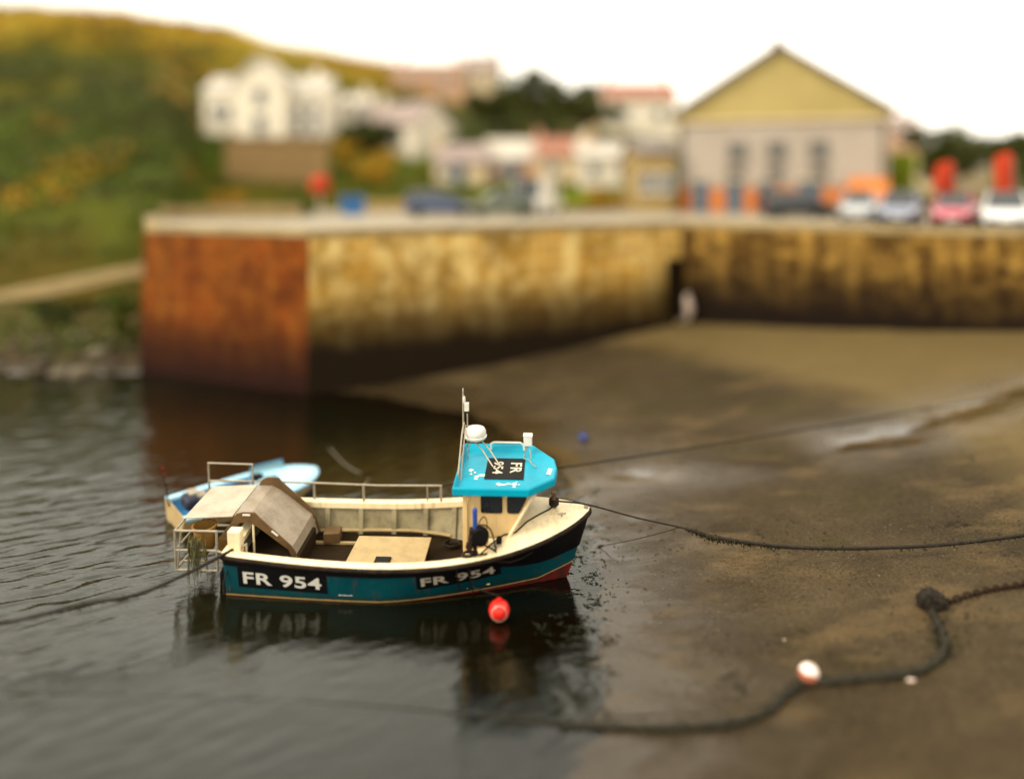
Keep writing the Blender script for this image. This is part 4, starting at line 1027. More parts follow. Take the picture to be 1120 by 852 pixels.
def add_window(parent, c, w, h, n_axis, face):     # c in the house's frame; n_axis 'x' or 'y', face sign
    d = lambda a, b, e: (a, b, e) if n_axis == 'y' else (b, a, e)
    off = Vector((0, face, 0)) if n_axis == 'y' else Vector((face, 0, 0))
    f = MB(); c = Vector(c); t = .09; fm = M['frame'] if parent.name != 'gabled_building' else M['frame_dull']
    for s in (-1, 1):
        f.box(c+(Vector((s*(w/2), 0, 0)) if n_axis == 'y' else Vector((0, s*(w/2), 0)))+off*.03, d(t, .10, h+t))
        f.box(c+Vector((0, 0, s*h/2))+off*.03, d(w-t-.004, .10, t))
    f.box(c+off*.025, d(w-t-.004, .06, .05)); f.box(c+Vector((0, 0, -h/2-.09))+off*.07, d(w+.2, .18, .07))
    fo = f.build('window', fm, parent, smooth=0)
    g = MB(); g.box(c+off*.006, d(w-t, .02, h-t)); g.build('pane', M['dusty'] if parent.name == 'gabled_building' else M['glass'], fo, smooth=0)
def house(name, loc, rz, L, D, eave, ridge, wallm, roofm, label, cat='house', wins=(), side_wins=(), door=None, chim=(), deep=3., over=.25, gable_front=False, plinth=None):
    """walls L along local x, D along local y (front is -y), ridge along x (or along y when gable_front)"""
    h = empty(name, loc, (0, 0, rz), label, cat)
    w = MB()
    if not gable_front:
        for x in (-L/2, L/2): pass
        sec = [(-D/2, -deep), (D/2, -deep), (D/2, eave), (0, ridge-.12), (-D/2, eave)]
        w.prism([(-L/2, y, z) for y, z in sec], (L, 0, 0))
    else:
        sec = [(-L/2, -deep), (L/2, -deep), (L/2, eave), (0, ridge-.12), (-L/2, eave)]
        w.prism([(x, -D/2, z) for x, z in sec], (0, D, 0))
    w.build('wall', wallm, h, smooth=0)
    r = MB(); half, run = (D/2, L/2) if not gable_front else (L/2, D/2)
    sl = (ridge-eave)/half; ez = eave-sl*over
    prof = [(-half-over, ez), (0, ridge), (half+over, ez), (half+over, ez+.16), (0, ridge+.17), (-half-over, ez+.16)]
    if not gable_front: r.prism([(-run-over, y, z) for y, z in prof], (2*(run+over), 0, 0))
    else: r.prism([(x, -run-over, z) for x, z in prof], (0, 2*(run+over), 0))
    ro = r.build('roof', roofm, h, smooth=0)
    for (x, y) in chim:
        base = ridge-abs(y if not gable_front else x)*sl
        c = MB(); c.box((x, y, base+.2), (.55, .55, 1.)); c.box((x, y, base+.72), (.66, .66, .1)); c.lathe([(.12, base+.77), (.10, base+1.0)], (x-.12, y, 0), seg=10); c.lathe([(.12, base+.77), (.10, base+1.0)], (x+.14, y, 0), seg=10)
        c.build('chimney', wallm, ro, smooth=0)
    for (x, z, ww, hh) in wins: add_window(h, (x, -D/2, z), ww, hh, 'y', -1)
    for (y, z, ww, hh, s) in side_wins: add_window(h, (s*L/2, y, z), ww, hh, 'x', s)
    if door:
        x, ww, hh = door; d = MB(); d.box((x, -D/2-.03, hh/2), (ww, .10, hh)); do = d.build('door', M['door'], h, bevel=.01)
        d = MB(); d.box((x+ww*.36, -D/2-.11, hh*.48), (.05, .07, .14)); d.build('handle', M['galv'], do)
    return h
def place(px0, px1, pyb, Y=None):         # where a house of that width stands: base centre + metres per pixel
    c = (px0+px1)/2
    p = hpt(c, pyb) if Y is None else at(c, pyb, Y)
    return p, p.y/F
def px_house(name, px0, px1, pyb, pye, pyr, wallm, roofm, label, rz=0., D=6., Y=None, **kw):
    p, s = place(px0, px1, pyb, Y); L = (px1-px0)*s/max(.6, math.cos(rz))*.97
    e, r = (pyb-pye)*s, (pyb-pyr)*s
    nw = max(2, int(L/2.6)); 
    wins = kw.pop('wins', None)
    if wins is None:
        wins = [(lerp(-L/2, L/2, (i+.5)/nw), e*.55, .85, min(1.2, e*.42)) for i in range(nw) if not (kw.get('door') and i == nw//2)]
    return house(name, (p.x, p.y+D/2, p.z), rz, L, D, e, r, wallm, roofm, label, wins=wins, **kw)

# white house on the terrace (L shaped: long range and a front gable wing)
p, s = place(222, 356, 151)
h = house('white_house', (p.x, p.y+3, p.z), 0, 134*s, 6, 50*s, 70*s, M['render_white'], M['slate_pale'], 'large white house with a front gable, standing above a brown stone terrace wall', 
          wins=[(-134*s/2+x*s, z*s, .8, 1.1) for x, z in ((14, 28), (26, 28), (104, 30), (122, 30), (104, 12), (122, 12))], chim=((134*s/2-1.4, 0),), over=.15)
gw = MB(); gx0, gx1 = (262-289)*s, (316-289)*s; gm = (gx0+gx1)/2
gw.prism([(gx0, -4.2, -3), (gx1, -4.2, -3), (gx1, -4.2, 60*s), (gm, -4.2, 84*s), (gx0, -4.2, 60*s)], (0, 4, 0)); gwo = gw.build('gable_wing', M['render_white'], h, smooth=0)
gr_ = MB(); gr_.prism([(gx0-.25, -4.45, 57*s), (gm, -4.45, 85*s), (gx1+.25, -4.45, 57*s), (gx1+.25, -4.45, 60*s), (gm, -4.45, 88.5*s), (gx0-.25, -4.45, 60*s)], (0, 4.6, 0)); gr_.build('wing_roof', M['slate_pale'], gwo, smooth=0)
add_window(h, (gm, -4.2, 44*s), 1., 1.2, 'y', -1); add_window(h, (gm, -4.2, 14*s), 1., 1.3, 'y', -1)
tw = MB(); p2, s2 = place(247, 357, 200)
tw.box((p2.x, p2.y+.4, p2.z+22*s2), (112*s2, .7, 50*s2)); n = 10
for i in range(n): tw.box((p2.x-56*s2+112*s2*(i+.5)/n, p2.y+.35, p2.z+48*s2), (112*s2/n-.03, .85, .28))
tag(tw.build('terrace_wall', M['stone_brown'], bevel=.04), 'brown stone terrace wall below the large white house', 'wall')
px_house('white_cottage', 358, 404, 138, 114, 103, M['render_white'], M['slate_pale'], 'low white cottage just right of the large white house', D=4.5, chim=((1.2, 0),))
px_house('mauve_roofed_house', 402, 476, 168, 138, 110, M['render_white'], M['slate_mauve'], 'white house with a long mauve slate roof on the slope', rz=R(-28), D=7, chim=((-2.5, 0),))
px_house('hilltop_house', 428, 506, 104, 86, 66, M['render_pink'], M['tile_brown'], 'pinkish house with a brown roof on top of the hill', D=7, chim=((-3, 0), (3, 0)))
px_house('pale_tall_house', 506, 548, 104, 76, 58, M['render_cream'], M['slate_mauve'], 'pale tall house on the hilltop beside the round dark tree', D=6, chim=((1.5, 0),))
px_house('terraced_house', 474, 532, 203, 178, 158, M['render_cream'], M['slate_mauve'], 'cream terraced cottage with a mauve roof behind the parked cars', D=6, chim=((-2, 0),), door=(.0, .9, 1.95))
px_house('pink_roofed_house', 532, 594, 202, 174, 152, M['render_pink'], M['slate_pale'], 'pink cottage with a pale roof in the middle of the village', D=6, chim=((2, 0),), door=(.0, .9, 1.95))
px_house('terracotta_roofed_house', 588, 652, 200, 170, 150, M['render_cream'], M['tile_red'], 'cream house with a terracotta roof below the dark trees', D=6, chim=((2, 0),))
px_house('small_white_house', 632, 700, 205, 172, 156, M['render_white'], M['slate_pale'], 'small white house left of the ochre stone house', D=5.5, chim=((-1.8, 0),))
px_house('red_roofed_white_house', 662, 742, 148, 108, 88, M['render_white'], M['tile_red'], 'white house with a reddish roof up behind the big gabled building', D=7, chim=((-3, 0), (3, 0)))
px_house('ochre_stone_house', 698, 738, 238, 168, 150, M['stone_yellow'], M['slate'], 'narrow ochre stone house touching the big gabled building', Y=53, D=7, deep=.3)
px_house('grey_roofed_house', 1040, 1084, 190, 172, 160, M['render_cream'], M['tile_brown'], 'cream bungalow with a brown roof behind the red flags', Y=66, D=6)
px_house('far_pale_house', 975, 1012, 160, 140, 126, M['render_pink'], M['slate_mauve'], 'pale pink house far behind the right side of the big building', Y=92, D=6, chim=((1, 0),))

# the big gabled building
Y = 52.; s = Y/F; bp_ = at(852, 238, Y); L = 218*s; gz0 = QT-.02
def hh(py): return HC-(py-HZ)*s-gz0
B = empty('gabled_building', (bp_.x, Y, gz0), (0, 0, R(-17)), 'big gabled quayside building with an ochre top, grey storey and orange ground floor', 'building')
D_ = 16.
m = MB(); m.box((0, D_/2, hh(205)/2), (L, D_, hh(205))); g_ = m.build('ground_floor', M['render_orange'], B, smooth=0)
m = MB(); m.box((0, D_/2, (hh(205)+hh(131))/2+.002), (L+.10, D_+.1, hh(131)-hh(205))); m.build('upper_floor', M['render_mauve'], B, smooth=0)
m = MB(); z0, z1 = hh(131), hh(53); m.prism([(-L/2, -.10, z0), (L/2, -.10, z0), (L/2, -.10, z0+.5), (0, -.10, z1), (-L/2, -.10, z0+.5)], (0, D_, 0)); m.build('gable', M['render_yellow'], B, smooth=0)
m = MB(); m.box((0, -.14, z0-.06), (L+.5, .3, .2)); m.build('string_course', M['render_cream'], B, bevel=.02)
m = MB(); o_ = .45; sl = (z1-z0-.5)/(L/2); e = z0+.5-sl*o_
m.prism([(-L/2-o_, -.55, e), (0, -.55, z1), (L/2+o_, -.55, e), (L/2+o_, -.55, e+.30), (0, -.55, z1+.32), (-L/2-o_, -.55, e+.30)], (0, D_+1, 0)); ro = m.build('roof', M['slate'], B, smooth=0)
m = MB(); m.box((0, 4.2, z1+.5), (.9, .8, 1.2)); m.lathe([(.14, z1+1.1), (.12, z1+1.5)], (0, 4.2, 0), seg=10); m.build('chimney', M['stone_brown'], ro, smooth=0)
for px in (808, 850, 893): add_window(B, ((px-852)*s, -.05, hh(165)), 1.15, 1.15, 'y', -1)
for px in (806, 848, 893): add_window(B, ((px-852)*s, -.05, hh(190)), .95, .9, 'y', -1)
for px, w_ in ((768, 1.1), (805, 1.1), (838, .9), (884, 1.3)):
    m = MB(); m.box(((px-852)*s, -.03, 1.05), (w_, .10, 2.1)); do = m.build('door', M['door'], B, bevel=.01)
    m = MB(); m.box(((px-852)*s, -.035, 2.16), (w_+.24, .16, .12)); m.build('lintel', M['render_cream'], do)
    m = MB(); m.box(((px-852)*s+w_*.36, -.12, 1.0), (.05, .08, .16)); m.build('handle', M['galv'], do)
m = MB(); m.prism([((918-852)*s, -2.6, hh(226)), ((958-852)*s, -2.6, hh(226)), ((962-852)*s, -.06, hh(196)), ((922-852)*s, -.06, hh(196))], (0, 0, .08)); aw = m.build('awning', M['redbuoy'] if False else M['render_orange'], B)
m = MB(); m.tube([((919-852)*s, -2.5, .02), ((919-852)*s, -2.5, hh(225))], .04, 6); m.tube([((957-852)*s, -2.5, .02), ((957-852)*s, -2.5, hh(225))], .04, 6); m.build('awning_post', M['galv'], aw)
for x in (-L/2+.25, L/2-.25):
    m = MB(); m.tube([(x, -.2, 0), (x, -.2, z0)], .06, 6); m.build('drainpipe', M['black'], B)

# ------------------------------------------------------------------ vehicles
def car_meshes(L=4.1, W=1.72, H=1.46, van=False):
    st = [(-.5, .52, .74, .30), (-.485, .80, .80, .22), (-.42, .96, .88, .20), (-.30, 1., .95, .18), (-.1, 1., .93, .18), (.12, 1., .91, .18), (.22, .99, .88, .18), (.38, .95, .78, .2), (.46, .84, .68, .22), (.497, .55, .56, .32)] if not van else \
         [(-.5, .90, 1.05, .28), (-.49, .97, 1.1, .22), (-.3, 1., 1.1, .2), (0, 1., 1.1, .2), (.2, 1., 1.08, .2), (.32, .98, 1.02, .2), (.44, .93, .9, .22), (.495, .74, .66, .32)]
    b = MB(); rows = []
    for x, w, zt, zb in st:
        w *= W/2; sec = [(w*.80, zb), (w*.97, zb+.10), (w, (zb+zt)/2), (w*.975, zt-.06), (w*.90, zt)]
        rows.append([(x*L, y, z) for y, z in sec]+[(x*L, -y, z) for y, z in reversed(sec)])
    b.grid(rows, closed=True); b.face(rows[0]); b.face(list(reversed(rows[-1])))
    gl = [(-.49, .86, .84, .0), (-.43, .80, .70, .86), (-.36, .80, .66, 1.), (-.12, .80, .66, 1.), (.05, .80, .66, .96), (.24, .84, .78, .0)] if not van else [(-.495, .95, .84, .0), (-.48, .95, .86, 1.), (0, .95, .86, 1.), (.18, .94, .84, .98), (.36, .92, .80, .0)]
    zb0 = .90 if not van else 1.08
    g = MB(); rows = []; rrows = []
    for x, wb, wt, k in gl:
        zt = lerp(zb0-.03, H-.03, k); z0 = zb0-.12 if k else zb0-.04
        rows.append([(x*L, W/2*wb, z0), (x*L, W/2*lerp(wb, wt, k), zt), (x*L, -W/2*lerp(wb, wt, k), zt), (x*L, -W/2*wb, z0)])
    g.grid(rows, closed=True); g.face(rows[0]); g.face(list(reversed(rows[-1])))
    r = MB(); top = [q for q in gl if q[3] > .8]
    r.grid([[(x*L, W/2*wt*y*1.01, lerp(zb0-.03, H-.03, k)+.02+.05*(1-y*y)) for y in (-1, -.5, 0, .5, 1)] for x, wb, wt, k in top])
    for sd in (1, -1):
        r.grid([[(x*L, sd*W/2*wt*1.01, lerp(zb0-.03, H-.03, k)+.02), (x*L, sd*W/2*wt*1.01, lerp(zb0-.03, H-.03, k)-.06)] for x, wb, wt, k in top])
        for (i, j) in ((0, 1), (len(gl)-1, len(gl)-2)):
            a, c = rows[i][0], rows[j][1]; r.tube([(a[0], sd*(a[1]+.005), a[2]), (c[0], sd*(c[1]+.005), c[2]+.01)], .045, 6)
        xm = -.1*L if not van else .0
        r.tube([(xm, sd*(W/2*.82), zb0-.06), (xm, sd*(W/2*.67 if not van else W/2*.87), H-.05)], .05, 6)
    if van:
        for sd in (1, -1): r.prism([(-.47*L, sd*W/2*.96, 1.0), (.02*L, sd*W/2*.96, 1.0), (.02*L, sd*W/2*.875, H-.03), (-.47*L, sd*W/2*.875, H-.03)], (0, sd*.015, 0))
    return b, g, r
M['tyre'] = M['rubber']
def make_car(name, paintm, L, W, H, label, cat, van=False):
    c = empty(name, label=label, cat=cat); b, g, r = car_meshes(L, W, H, van)
    bo = b.build('body', paintm, c, smooth=50, bevel=.02); g.build('windows', M['glass'], c, smooth=0); r.build('roof', paintm, c, smooth=40)
    for x in (-.31*L, .31*L):
        for sd in (1, -1):
            t = MB(); t.lathe([(.16, -.1), (.29, -.1), (.315, -.06), (.315, .06), (.29, .1), (.16, .1)], (x, sd*(W/2-.09), .315), 'Y', 22); to = t.build('wheel', M['tyre'], c)
            t = MB(); t.lathe([(.03, .09), (.06, .085), (.17, .10), (.19, .08), (.19, -.08)], (x, sd*(W/2-.09), .315), 'Y', 14) if sd > 0 else t.lathe([(.03, -.09), (.06, -.085), (.17, -.10), (.19, -.08), (.19, .08)], (x, sd*(W/2-.09), .315), 'Y', 14); t.build('rim', M['galv'], to)
    for sd in (1, -1):
        t = MB(); t.ball((.462*L, sd*W*.33, .62 if not van else .8), .12, 12, 8, .6); t.build('headlight', M['frame'], c)
        t = MB(); t.box((-.493*L, sd*W*.36, .74 if not van else .9), (.06, .16, .2)); t.build('tail_light', M['redbuoy'], c, bevel=.02)
        t = MB(); t.box((.16*L, sd*(W/2+.06), .94 if not van else 1.15), (.10, .14, .11)); t.build('mirror', paintm, c, bevel=.02)
    t = MB(); t.box((.497*L, 0, .36), (.06, W*.7, .14)); t.build('bumper', M['rubber'], c, bevel=.02)
    t = MB(); t.box((.508*L, 0, .40), (.03, .5, .11)); t.build('number_plate', M['frame'], c)
    return c
def car_paint(n, c): k = N(n); k.set(col=c, rough=.28, coat=.6, metal=.2); return k.m
def park(c, px, Y, rz): x = (px-560)*Y/F; c.location = (x, Y, QT-.018); c.rotation_euler = (0, 0, rz)
wd = math.atan2(-7.5, 10.7)               # direction of the right hand wall
park(make_car('parked_car', car_paint('dark_blue_paint', (.03, .05, .11)), 4.1, 1.72, 1.46, 'dark blue hatchback parked on the pier behind the wall, left of the white van', 'car'), 482, 46.5, 0.05)
park(make_car('parked_car', car_paint('olive_paint', (.07, .085, .05)), 3.9, 1.70, 1.5, 'dark olive hatchback parked between the blue hatchback and the white van', 'car'), 547, 46.5, math.pi+.1)
park(make_car('parked_van', car_paint('white_van_paint', (.80, .79, .76)), 4.4, 1.85, 2.15, 'white van parked on the pier in front of the village', 'van', True), 590, 50, 1.2)
park(make_car('parked_car', car_paint('black_paint', (.015, .016, .02)), 4.2, 1.75, 1.44, 'black car parked in front of the gabled building', 'car'), 872, 44.5, .05)
park(make_car('parked_car', car_paint('pale_grey_paint', (.40, .42, .45)), 4.1, 1.72, 1.46, 'pale grey car parked by the right corner of the gabled building', 'car'), 940, 40.5, wd-1.4)
park(make_car('parked_car', car_paint('blue_grey_paint', (.16, .18, .26)), 4.1, 1.76, 1.5, 'blue grey car parked facing the harbour wall left of the crimson car', 'car'), 985, 37.0, wd-1.45)
park(make_car('parked_car', car_paint('crimson_paint', (.36, .02, .06)), 3.8, 1.66, 1.42, 'crimson car parked facing the harbour wall below a red flag', 'car'), 1044, 34.8, wd-1.5)
park(make_car('parked_car', car_paint('silver_paint', (.58, .58, .60)), 4.2, 1.75, 1.48, 'silver car parked at the right edge above the harbour wall', 'car'), 1100, 32.6, wd-1.5)
# flags
M['flag'] = paint('red_flag_cloth', (.56, .060, .008), .8, (.35, .03, .01), .3, 2)
for px, py0, py1, Y, lab, lean in ((1040, 176, 210, 38, 'red feather flag on a pole above the crimson car', -.35), (1104, 166, 212, 35.5, 'tall red feather flag at the right edge above the silver car', -.12)):
    p = at(px, py0, Y); f = empty('feather_flag', (p.x, Y, QT-.018), (0, 0, .1), lab, 'flag'); hgt = p.z-QT
    m = MB(); m.tube([(.25, 0, 0), (.25, 0, hgt*.6), (.2, 0, hgt*.92), (0, 0, hgt)], .03, 6); m.lathe([(.3, 0), (.3, .05), (.05, .1)], (.25, 0, 0)); m.build('pole', M['galv'], f)
    b0 = HC-(py1-HZ)*Y/F-QT; m = MB(); rows = []
    for i in range(13):
        t = i/12; z = lerp(b0, hgt, t); xr = interp([(0, .25), (.6, .25), (.92, .2), (1, 0)], z/hgt); w = .85*min(1, (1-t)*6+.25)
        rows.append([(xr-w*q+lean*(1-t)*q, .06*math.sin(q*5+t*4), z) for q in (0, .25, .5, .75, 1)])
    fb = m.grid(rows).build('flag_cloth', M['flag'], f, smooth=180); so = fb.modifiers.new('thick', 'SOLIDIFY'); so.thickness = .01
p = at(350, 214, 50); f = empty('red_marker_buoy', (p.x, p.y, QT-.02), label='red ball buoy standing ashore at the left end of the pier top', cat='buoy')
tz = at(350, 202, 50).z-QT
m = MB(); m.ball((0, 0, tz), .62, 20, 14); m.build('ball', M['flag'], f, smooth=180); m = MB(); m.lathe([(.45, 0), (.40, .15), (.12, .25), (.10, tz-.5)], seg=14); m.build('stand', M['galv'], f)
p = at(386, 226, 49); f = empty('fish_tub', (p.x, p.y, QT-.02), (0, 0, .1), 'blue plastic fish tub standing on the pier top', 'tub')
m = MB(); a = [(-.62, -.5, 0), (.62, -.5, 0), (.62, .5, 0), (-.62, .5, 0)]; b = [(x*1.12, y*1.12, 1.15) for x, y, z in a]
for i in range(4): m.face([a[i], a[(i+1) % 4], b[(i+1) % 4], b[i]])
m.face(a); c = [(x*.95, y*.95, .9) for x, y, z in b]; d_ = [(x*.98, y*.98, 1.15) for x, y, z in b]
for i in range(4): m.face([b[i], b[(i+1) % 4], d_[(i+1) % 4], d_[i]]); m.face([d_[i], d_[(i+1) % 4], c[(i+1) % 4], c[i]])
m.face(c); M['blue_tub'] = paint('pale_blue_plastic', (.04, .20, .46), .5, (.1, .2, .3), .3, 3); m.build('tub', M['blue_tub'], f, smooth=0); m = MB()
for y in (-.52, .52): m.box((0, y*1.08, .98), (.7, .05, .12))
m.build('grip', M['navy'], f)
# low garden wall and railing behind the pier road
lw = MB()
for i in range(22):
    px = lerp(372, 700, (i+.5)/22); p = at(px, 226, 56.5); lw.box((p.x, p.y, QT+.35), (328/22*56.5/F-.03, .4, .75))
tag(lw.build('road_wall', M['stone_yellow'], bevel=.03), 'long low ochre stone wall along the road behind the pier', 'wall')

# ------------------------------------------------------------------ trees, bushes, scrub
def leafmat(n, c1, c2):
    c1, c2 = tuple(x*(.62 if max(c1) < .15 else .9) for x in c1), tuple(x*(.62 if max(c1) < .15 else .9) for x in c2)
    k = N(n); g = k.coord('World'); a = k.noise(g, .6, 3); b = k.noise(g, 7, 2); k.set(col=k.mix(k.ramp(k.mix(.5, a, b), [(.38, 0), (.62, 1)]), c1, c2), rough=.6, spec=.25); return k.m
M['leaf_dark'] = leafmat('dark_evergreen_leaves', (.034, .048, .002), (.095, .105, .004))
M['leaf_mid'] = leafmat('mid_green_leaves', (.060, .090, .003), (.15, .18, .006))
M['leaf_lime'] = leafmat('lime_green_leaves', (.20, .28, .010), (.36, .40, .02))
M['leaf_gold'] = leafmat('golden_bracken_fronds', (.26, .14, .004), (.46, .26, .008))
M['bark'] = paint('bark', (.09, .06, .035), .9, (.03, .03, .015), .6, 3, bump=.6)
def crown_pts(mb, c, rx, rz, n, ls, clumps=16, flat=.8):
    cl = []
    for _ in range(clumps):
        d = Vector((random.gauss(0, 1), random.gauss(0, 1), random.gauss(0, .9))).normalized()*random.uniform(.35, .95)
        cl.append((c+Vector((d.x*rx, d.y*rx, d.z*rz)), random.uniform(.22, .45)*rx))
    for i in range(n):
        cc, rr = random.choice(cl); d = Vector((random.gauss(0, 1), random.gauss(0, 1), random.gauss(0, 1))).normalized()*rr*random.random()**.4
        mb.leaf(cc+Vector((d.x, d.y, d.z*flat)), ls*random.uniform(.6, 1.3))
    return cl
def tree(name, px, pyb, pyt, pw, label, mat, Y=None, n=4200, ls=.24, group=None):
    p = hpt(px, pyb) if Y is None else at(px, pyb, Y); s = p.y/F; hgt = (pyb-pyt)*s; rx = pw*s/2*.98
    if Y is not None: p.z = min(p.z, max(hill(p.x, p.y), QT))+0
    hgt = HC-(pyt-HZ)*s-p.z
    t = empty(name, p, (0, 0, 0), label, 'tree', group); c = Vector((0, 0, hgt*.60)); cr = MB(); cl = crown_pts(cr, c, rx, hgt*.36, n, ls)
    tr_ = MB(); tr_.tube([(0, 0, -.6), (.05*rx, 0, hgt*.25), (-.03*rx, .05, hgt*.55)], [rx*.10+.08, rx*.075+.05, .05], 8)
    for cc, rr in cl[:9]: tr_.tube([(0, 0, hgt*random.uniform(.2, .4)), cc*.5+Vector((0, 0, hgt*.2)), cc], [rx*.04+.03, .04, .015], 5)
    cr.build('crown', M[mat], t, smooth=0, fix=False); tr_.build('trunk', M['bark'], t); return t
tree('round_tree', 592, 152, 68, 100, 'big round dark tree on the skyline above the terracotta roof', 'leaf_dark')
tree('round_tree', 638, 162, 92, 74, 'smaller dark tree just right of the big round tree', 'leaf_dark')
tree('spreading_tree', 546, 146, 94, 76, 'low dark tree left of the big round tree on the skyline', 'leaf_dark')
tree('hedge_tree', 405, 168, 132, 66, 'dark bushy tree below the low white cottage', 'leaf_dark')
tree('hedge_tree', 448, 140, 104, 40, 'mid green bushy tree below the hilltop house', 'leaf_mid')
tree('broad_tree', 1032, 205, 132, 92, 'broad dark tree right of the gabled building', 'leaf_dark', Y=62)
tree('lime_tree', 985, 215, 160, 44, 'lime green tree beside the gabled building', 'leaf_lime', Y=58)
tree('broad_tree', 1112, 205, 138, 80, 'dark tree at the right edge behind the tall red flag', 'leaf_dark', Y=58)
tree('broad_tree', 1180, 205, 130, 90, 'dark tree just outside the right edge of the quay', 'leaf_dark', Y=60)
def bush(name, px, py, w, h, mat, label, Y=None, group=None):
    p = hpt(px, py) if Y is None else at(px, py, Y); s = p.y/F
    if Y is not None: p.z = QT if px > 170 else mud(p.x, p.y)
    m = MB(); b = empty(name, p, label=label, cat='bush', group=group); crown_pts(m, Vector((0, 0, h*s*.45)), w*s*.42, h*s*.38, 900, .16, 9); m.build('foliage', M[mat], b, smooth=0, fix=False)
    m = MB(); m.tube([(0, 0, -.4), (.05, 0, h*s*.4)], [.09, .03], 6); m.build('stem', M['bark'], b)
bush('garden_bush', 628, 228, 40, 30, 'leaf_lime', 'bright green bush beside the white van', 52.5)
bush('garden_bush', 545, 206, 60, 26, 'leaf_lime', 'bright green bush behind the olive car', 57.5)
bush('garden_bush', 475, 190, 50, 32, 'leaf_lime', 'yellow green bush below the mauve slate roof')
bush('garden_bush', 420, 205, 80, 46, 'leaf_gold', 'golden bush on the bank behind the blue tub')
bush('garden_bush', 372, 190, 50, 46, 'leaf_gold', 'golden bush right of the brown terrace wall')
bush('garden_bush', 330, 220, 60, 24, 'leaf_mid', 'green bush below the brown terrace wall beside the red ball buoy', 46)
bush('garden_bush', 660, 222, 70, 26, 'leaf_gold', 'golden bush by the road left of the ochre stone house', 57.5)
bush('garden_bush', 580, 140, 70, 22, 'leaf_mid', 'green bush at the foot of the big round tree')
bush('shore_bush', 128, 360, 60, 60, 'leaf_mid', 'green bush on the shore beside the red pier end', 37)
bush('shore_bush', 60, 345, 70, 30, 'leaf_dark', 'dark scrubby bush below the sloping parapet wall at far left', 38)
bush('garden_bush', 512, 222, 40, 18, 'leaf_mid', 'small green bush behind the dark blue hatchback', 57)
# hillside cover : bracken, gorse and grass as masses nobody could count
def scrub(name, mat, n, fn, ls, per):
    m = MB(); k = 0; tries = 0
    while k < n and tries < n*30:
        tries += 1
        y = random.uniform(34 if name == 'hill_grass' else 42, 118); a = random.uniform(-.78, .15); x = a*y
        w = fn(x, y, a)
        if random.random() > w: continue
        z = hill(x, y)
        if z < QT-3 and a > -.42: continue
        if y < 40.5: z = mud(x, y)
        r = random.uniform(.4, 1.1)
        for _ in range(per):
            d = Vector((random.gauss(0, r*.5), random.gauss(0, r*.5), abs(random.gauss(0, r*.38)))); m.leaf((x+d.x, y+d.y, z+d.z), ls*random.uniform(.6, 1.4))
        k += 1
    tag(m.build(name, M[mat], smooth=0, fix=False), kind='stuff')
def hn(x, y, s, o): return noise.fractal(Vector((x*s+o, y*s, o*1.7)), .8, 2, 3)
def band(x, y):                           # 0 foot of the slope .. 1 ridge
    a = x/y; L = sstep(-.37, -.43, a); y0 = lerp(58., 40.5, L); return (y-y0)/(112-y0)
scrub('bracken', 'leaf_gold', 1500, lambda x, y, a: (1. if hn(x, y, .06, 5)+.9*(band(x, y)-.68) > .0 else 0)*(1 if band(x, y) > .03 else 0), .20, 12)
scrub('gorse', 'leaf_dark', 1100, lambda x, y, a: (1. if hn(x, y, .055, 15)-1.6*abs(band(x, y)-.42) > -.38 else 0)*(1 if band(x, y) > .05 and a < -.30 else .0), .18, 16)
scrub('hill_grass', 'leaf_mid', 1400, lambda x, y, a: (1. if hn(x, y, .08, 25)-1.0*abs(band(x, y)-.2) > -.15 else 0)*(1 if band(x, y) > .02 else 0) if y > 42 else (1. if x < -16 and abs(y-41) > .9 else 0), .16, 12)
# ================================================================== LIGHT, SKY, CAMERA
w = bpy.data.worlds.new('World'); sc.world = w; w.use_nodes = True
nt = w.node_tree; bg = nt.nodes['Background']
SUN_EL, SUN_AZ = R(40), R(242)            # azimuth clockwise from +Y: behind the camera, to its left
sky = nt.nodes.new('ShaderNodeTexSky'); sky.sky_type = 'NISHITA'; sky.sun_disc = False; sky.sun_elevation = SUN_EL; sky.sun_rotation = SUN_AZ
sky.air_density = 1.0; sky.dust_density = 4.0; sky.ozone_density = .6
hs = nt.nodes.new('ShaderNodeHueSaturation'); hs.inputs['Saturation'].default_value = .10; nt.links.new(sky.outputs[0], hs.inputs['Color'])
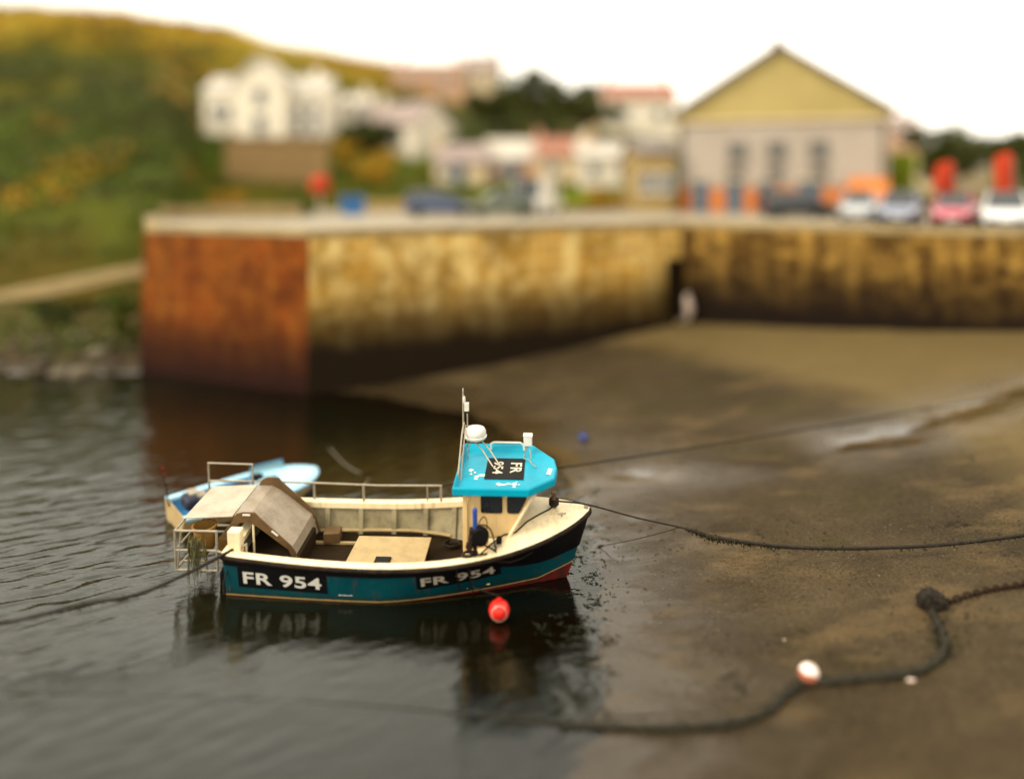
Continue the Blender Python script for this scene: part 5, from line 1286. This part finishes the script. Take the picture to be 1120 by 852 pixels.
# an even overcast layer over the sky
mx = nt.nodes.new('ShaderNodeMix'); mx.data_type = 'RGBA'; mx.inputs[0].default_value = .88
tc = nt.nodes.new('ShaderNodeTexCoord'); nz = nt.nodes.new('ShaderNodeTexNoise'); nz.inputs['Scale'].default_value = 2.2; nz.inputs['Detail'].default_value = 5
nt.links.new(tc.outputs['Generated'], nz.inputs['Vector'])
rp = nt.nodes.new('ShaderNodeValToRGB'); rp.color_ramp.elements[0].position = .3; rp.color_ramp.elements[0].color = (15.5, 14.4, 12., 1); rp.color_ramp.elements[1].position = .7; rp.color_ramp.elements[1].color = (20.5, 19.2, 16.4, 1)
nt.links.new(nz.outputs['Fac'], rp.inputs['Fac']); nt.links.new(hs.outputs[0], mx.inputs[6]); nt.links.new(rp.outputs[0], mx.inputs[7])
nt.links.new(mx.outputs[2], bg.inputs['Color']); bg.inputs['Strength'].default_value = .12
sun = bpy.data.lights.new('sun', 'SUN'); sun.energy = 2.9; sun.angle = R(22); sun.color = (1, .90, .70)
so = bpy.data.objects.new('sun', sun); COL.objects.link(so)
d = Vector((math.sin(SUN_AZ)*math.cos(SUN_EL), math.cos(SUN_AZ)*math.cos(SUN_EL), math.sin(SUN_EL)))
so.rotation_euler = (-d).to_track_quat('-Z', 'Y').to_euler(); so.location = d*60
cam = bpy.data.cameras.new('camera'); co = bpy.data.objects.new('camera', cam); COL.objects.link(co); sc.camera = co
co.location = (0, 0, HC); co.rotation_euler = (R(90), 0, 0)
cam.sensor_fit = 'HORIZONTAL'; cam.sensor_width = 36; cam.lens = 36*F/W0; cam.shift_y = -(426-HZ)/W0
cam.clip_start = .1; cam.clip_end = 4000
cam.dof.use_dof = True; cam.dof.focus_distance = 15.7; cam.dof.aperture_fstop = cam.lens/1000/.54
sc.view_settings.view_transform = 'Standard'; sc.view_settings.look = 'None'; sc.view_settings.exposure = .15; sc.view_settings.gamma = 1; sc.view_settings.use_curve_mapping = False
sc.render.engine = 'CYCLES'
sc.cycles.use_denoising = True; sc.cycles.max_bounces = 6; sc.cycles.caustics_reflective = False; sc.cycles.caustics_refractive = False; sc.cycles.sample_clamp_indirect = 4
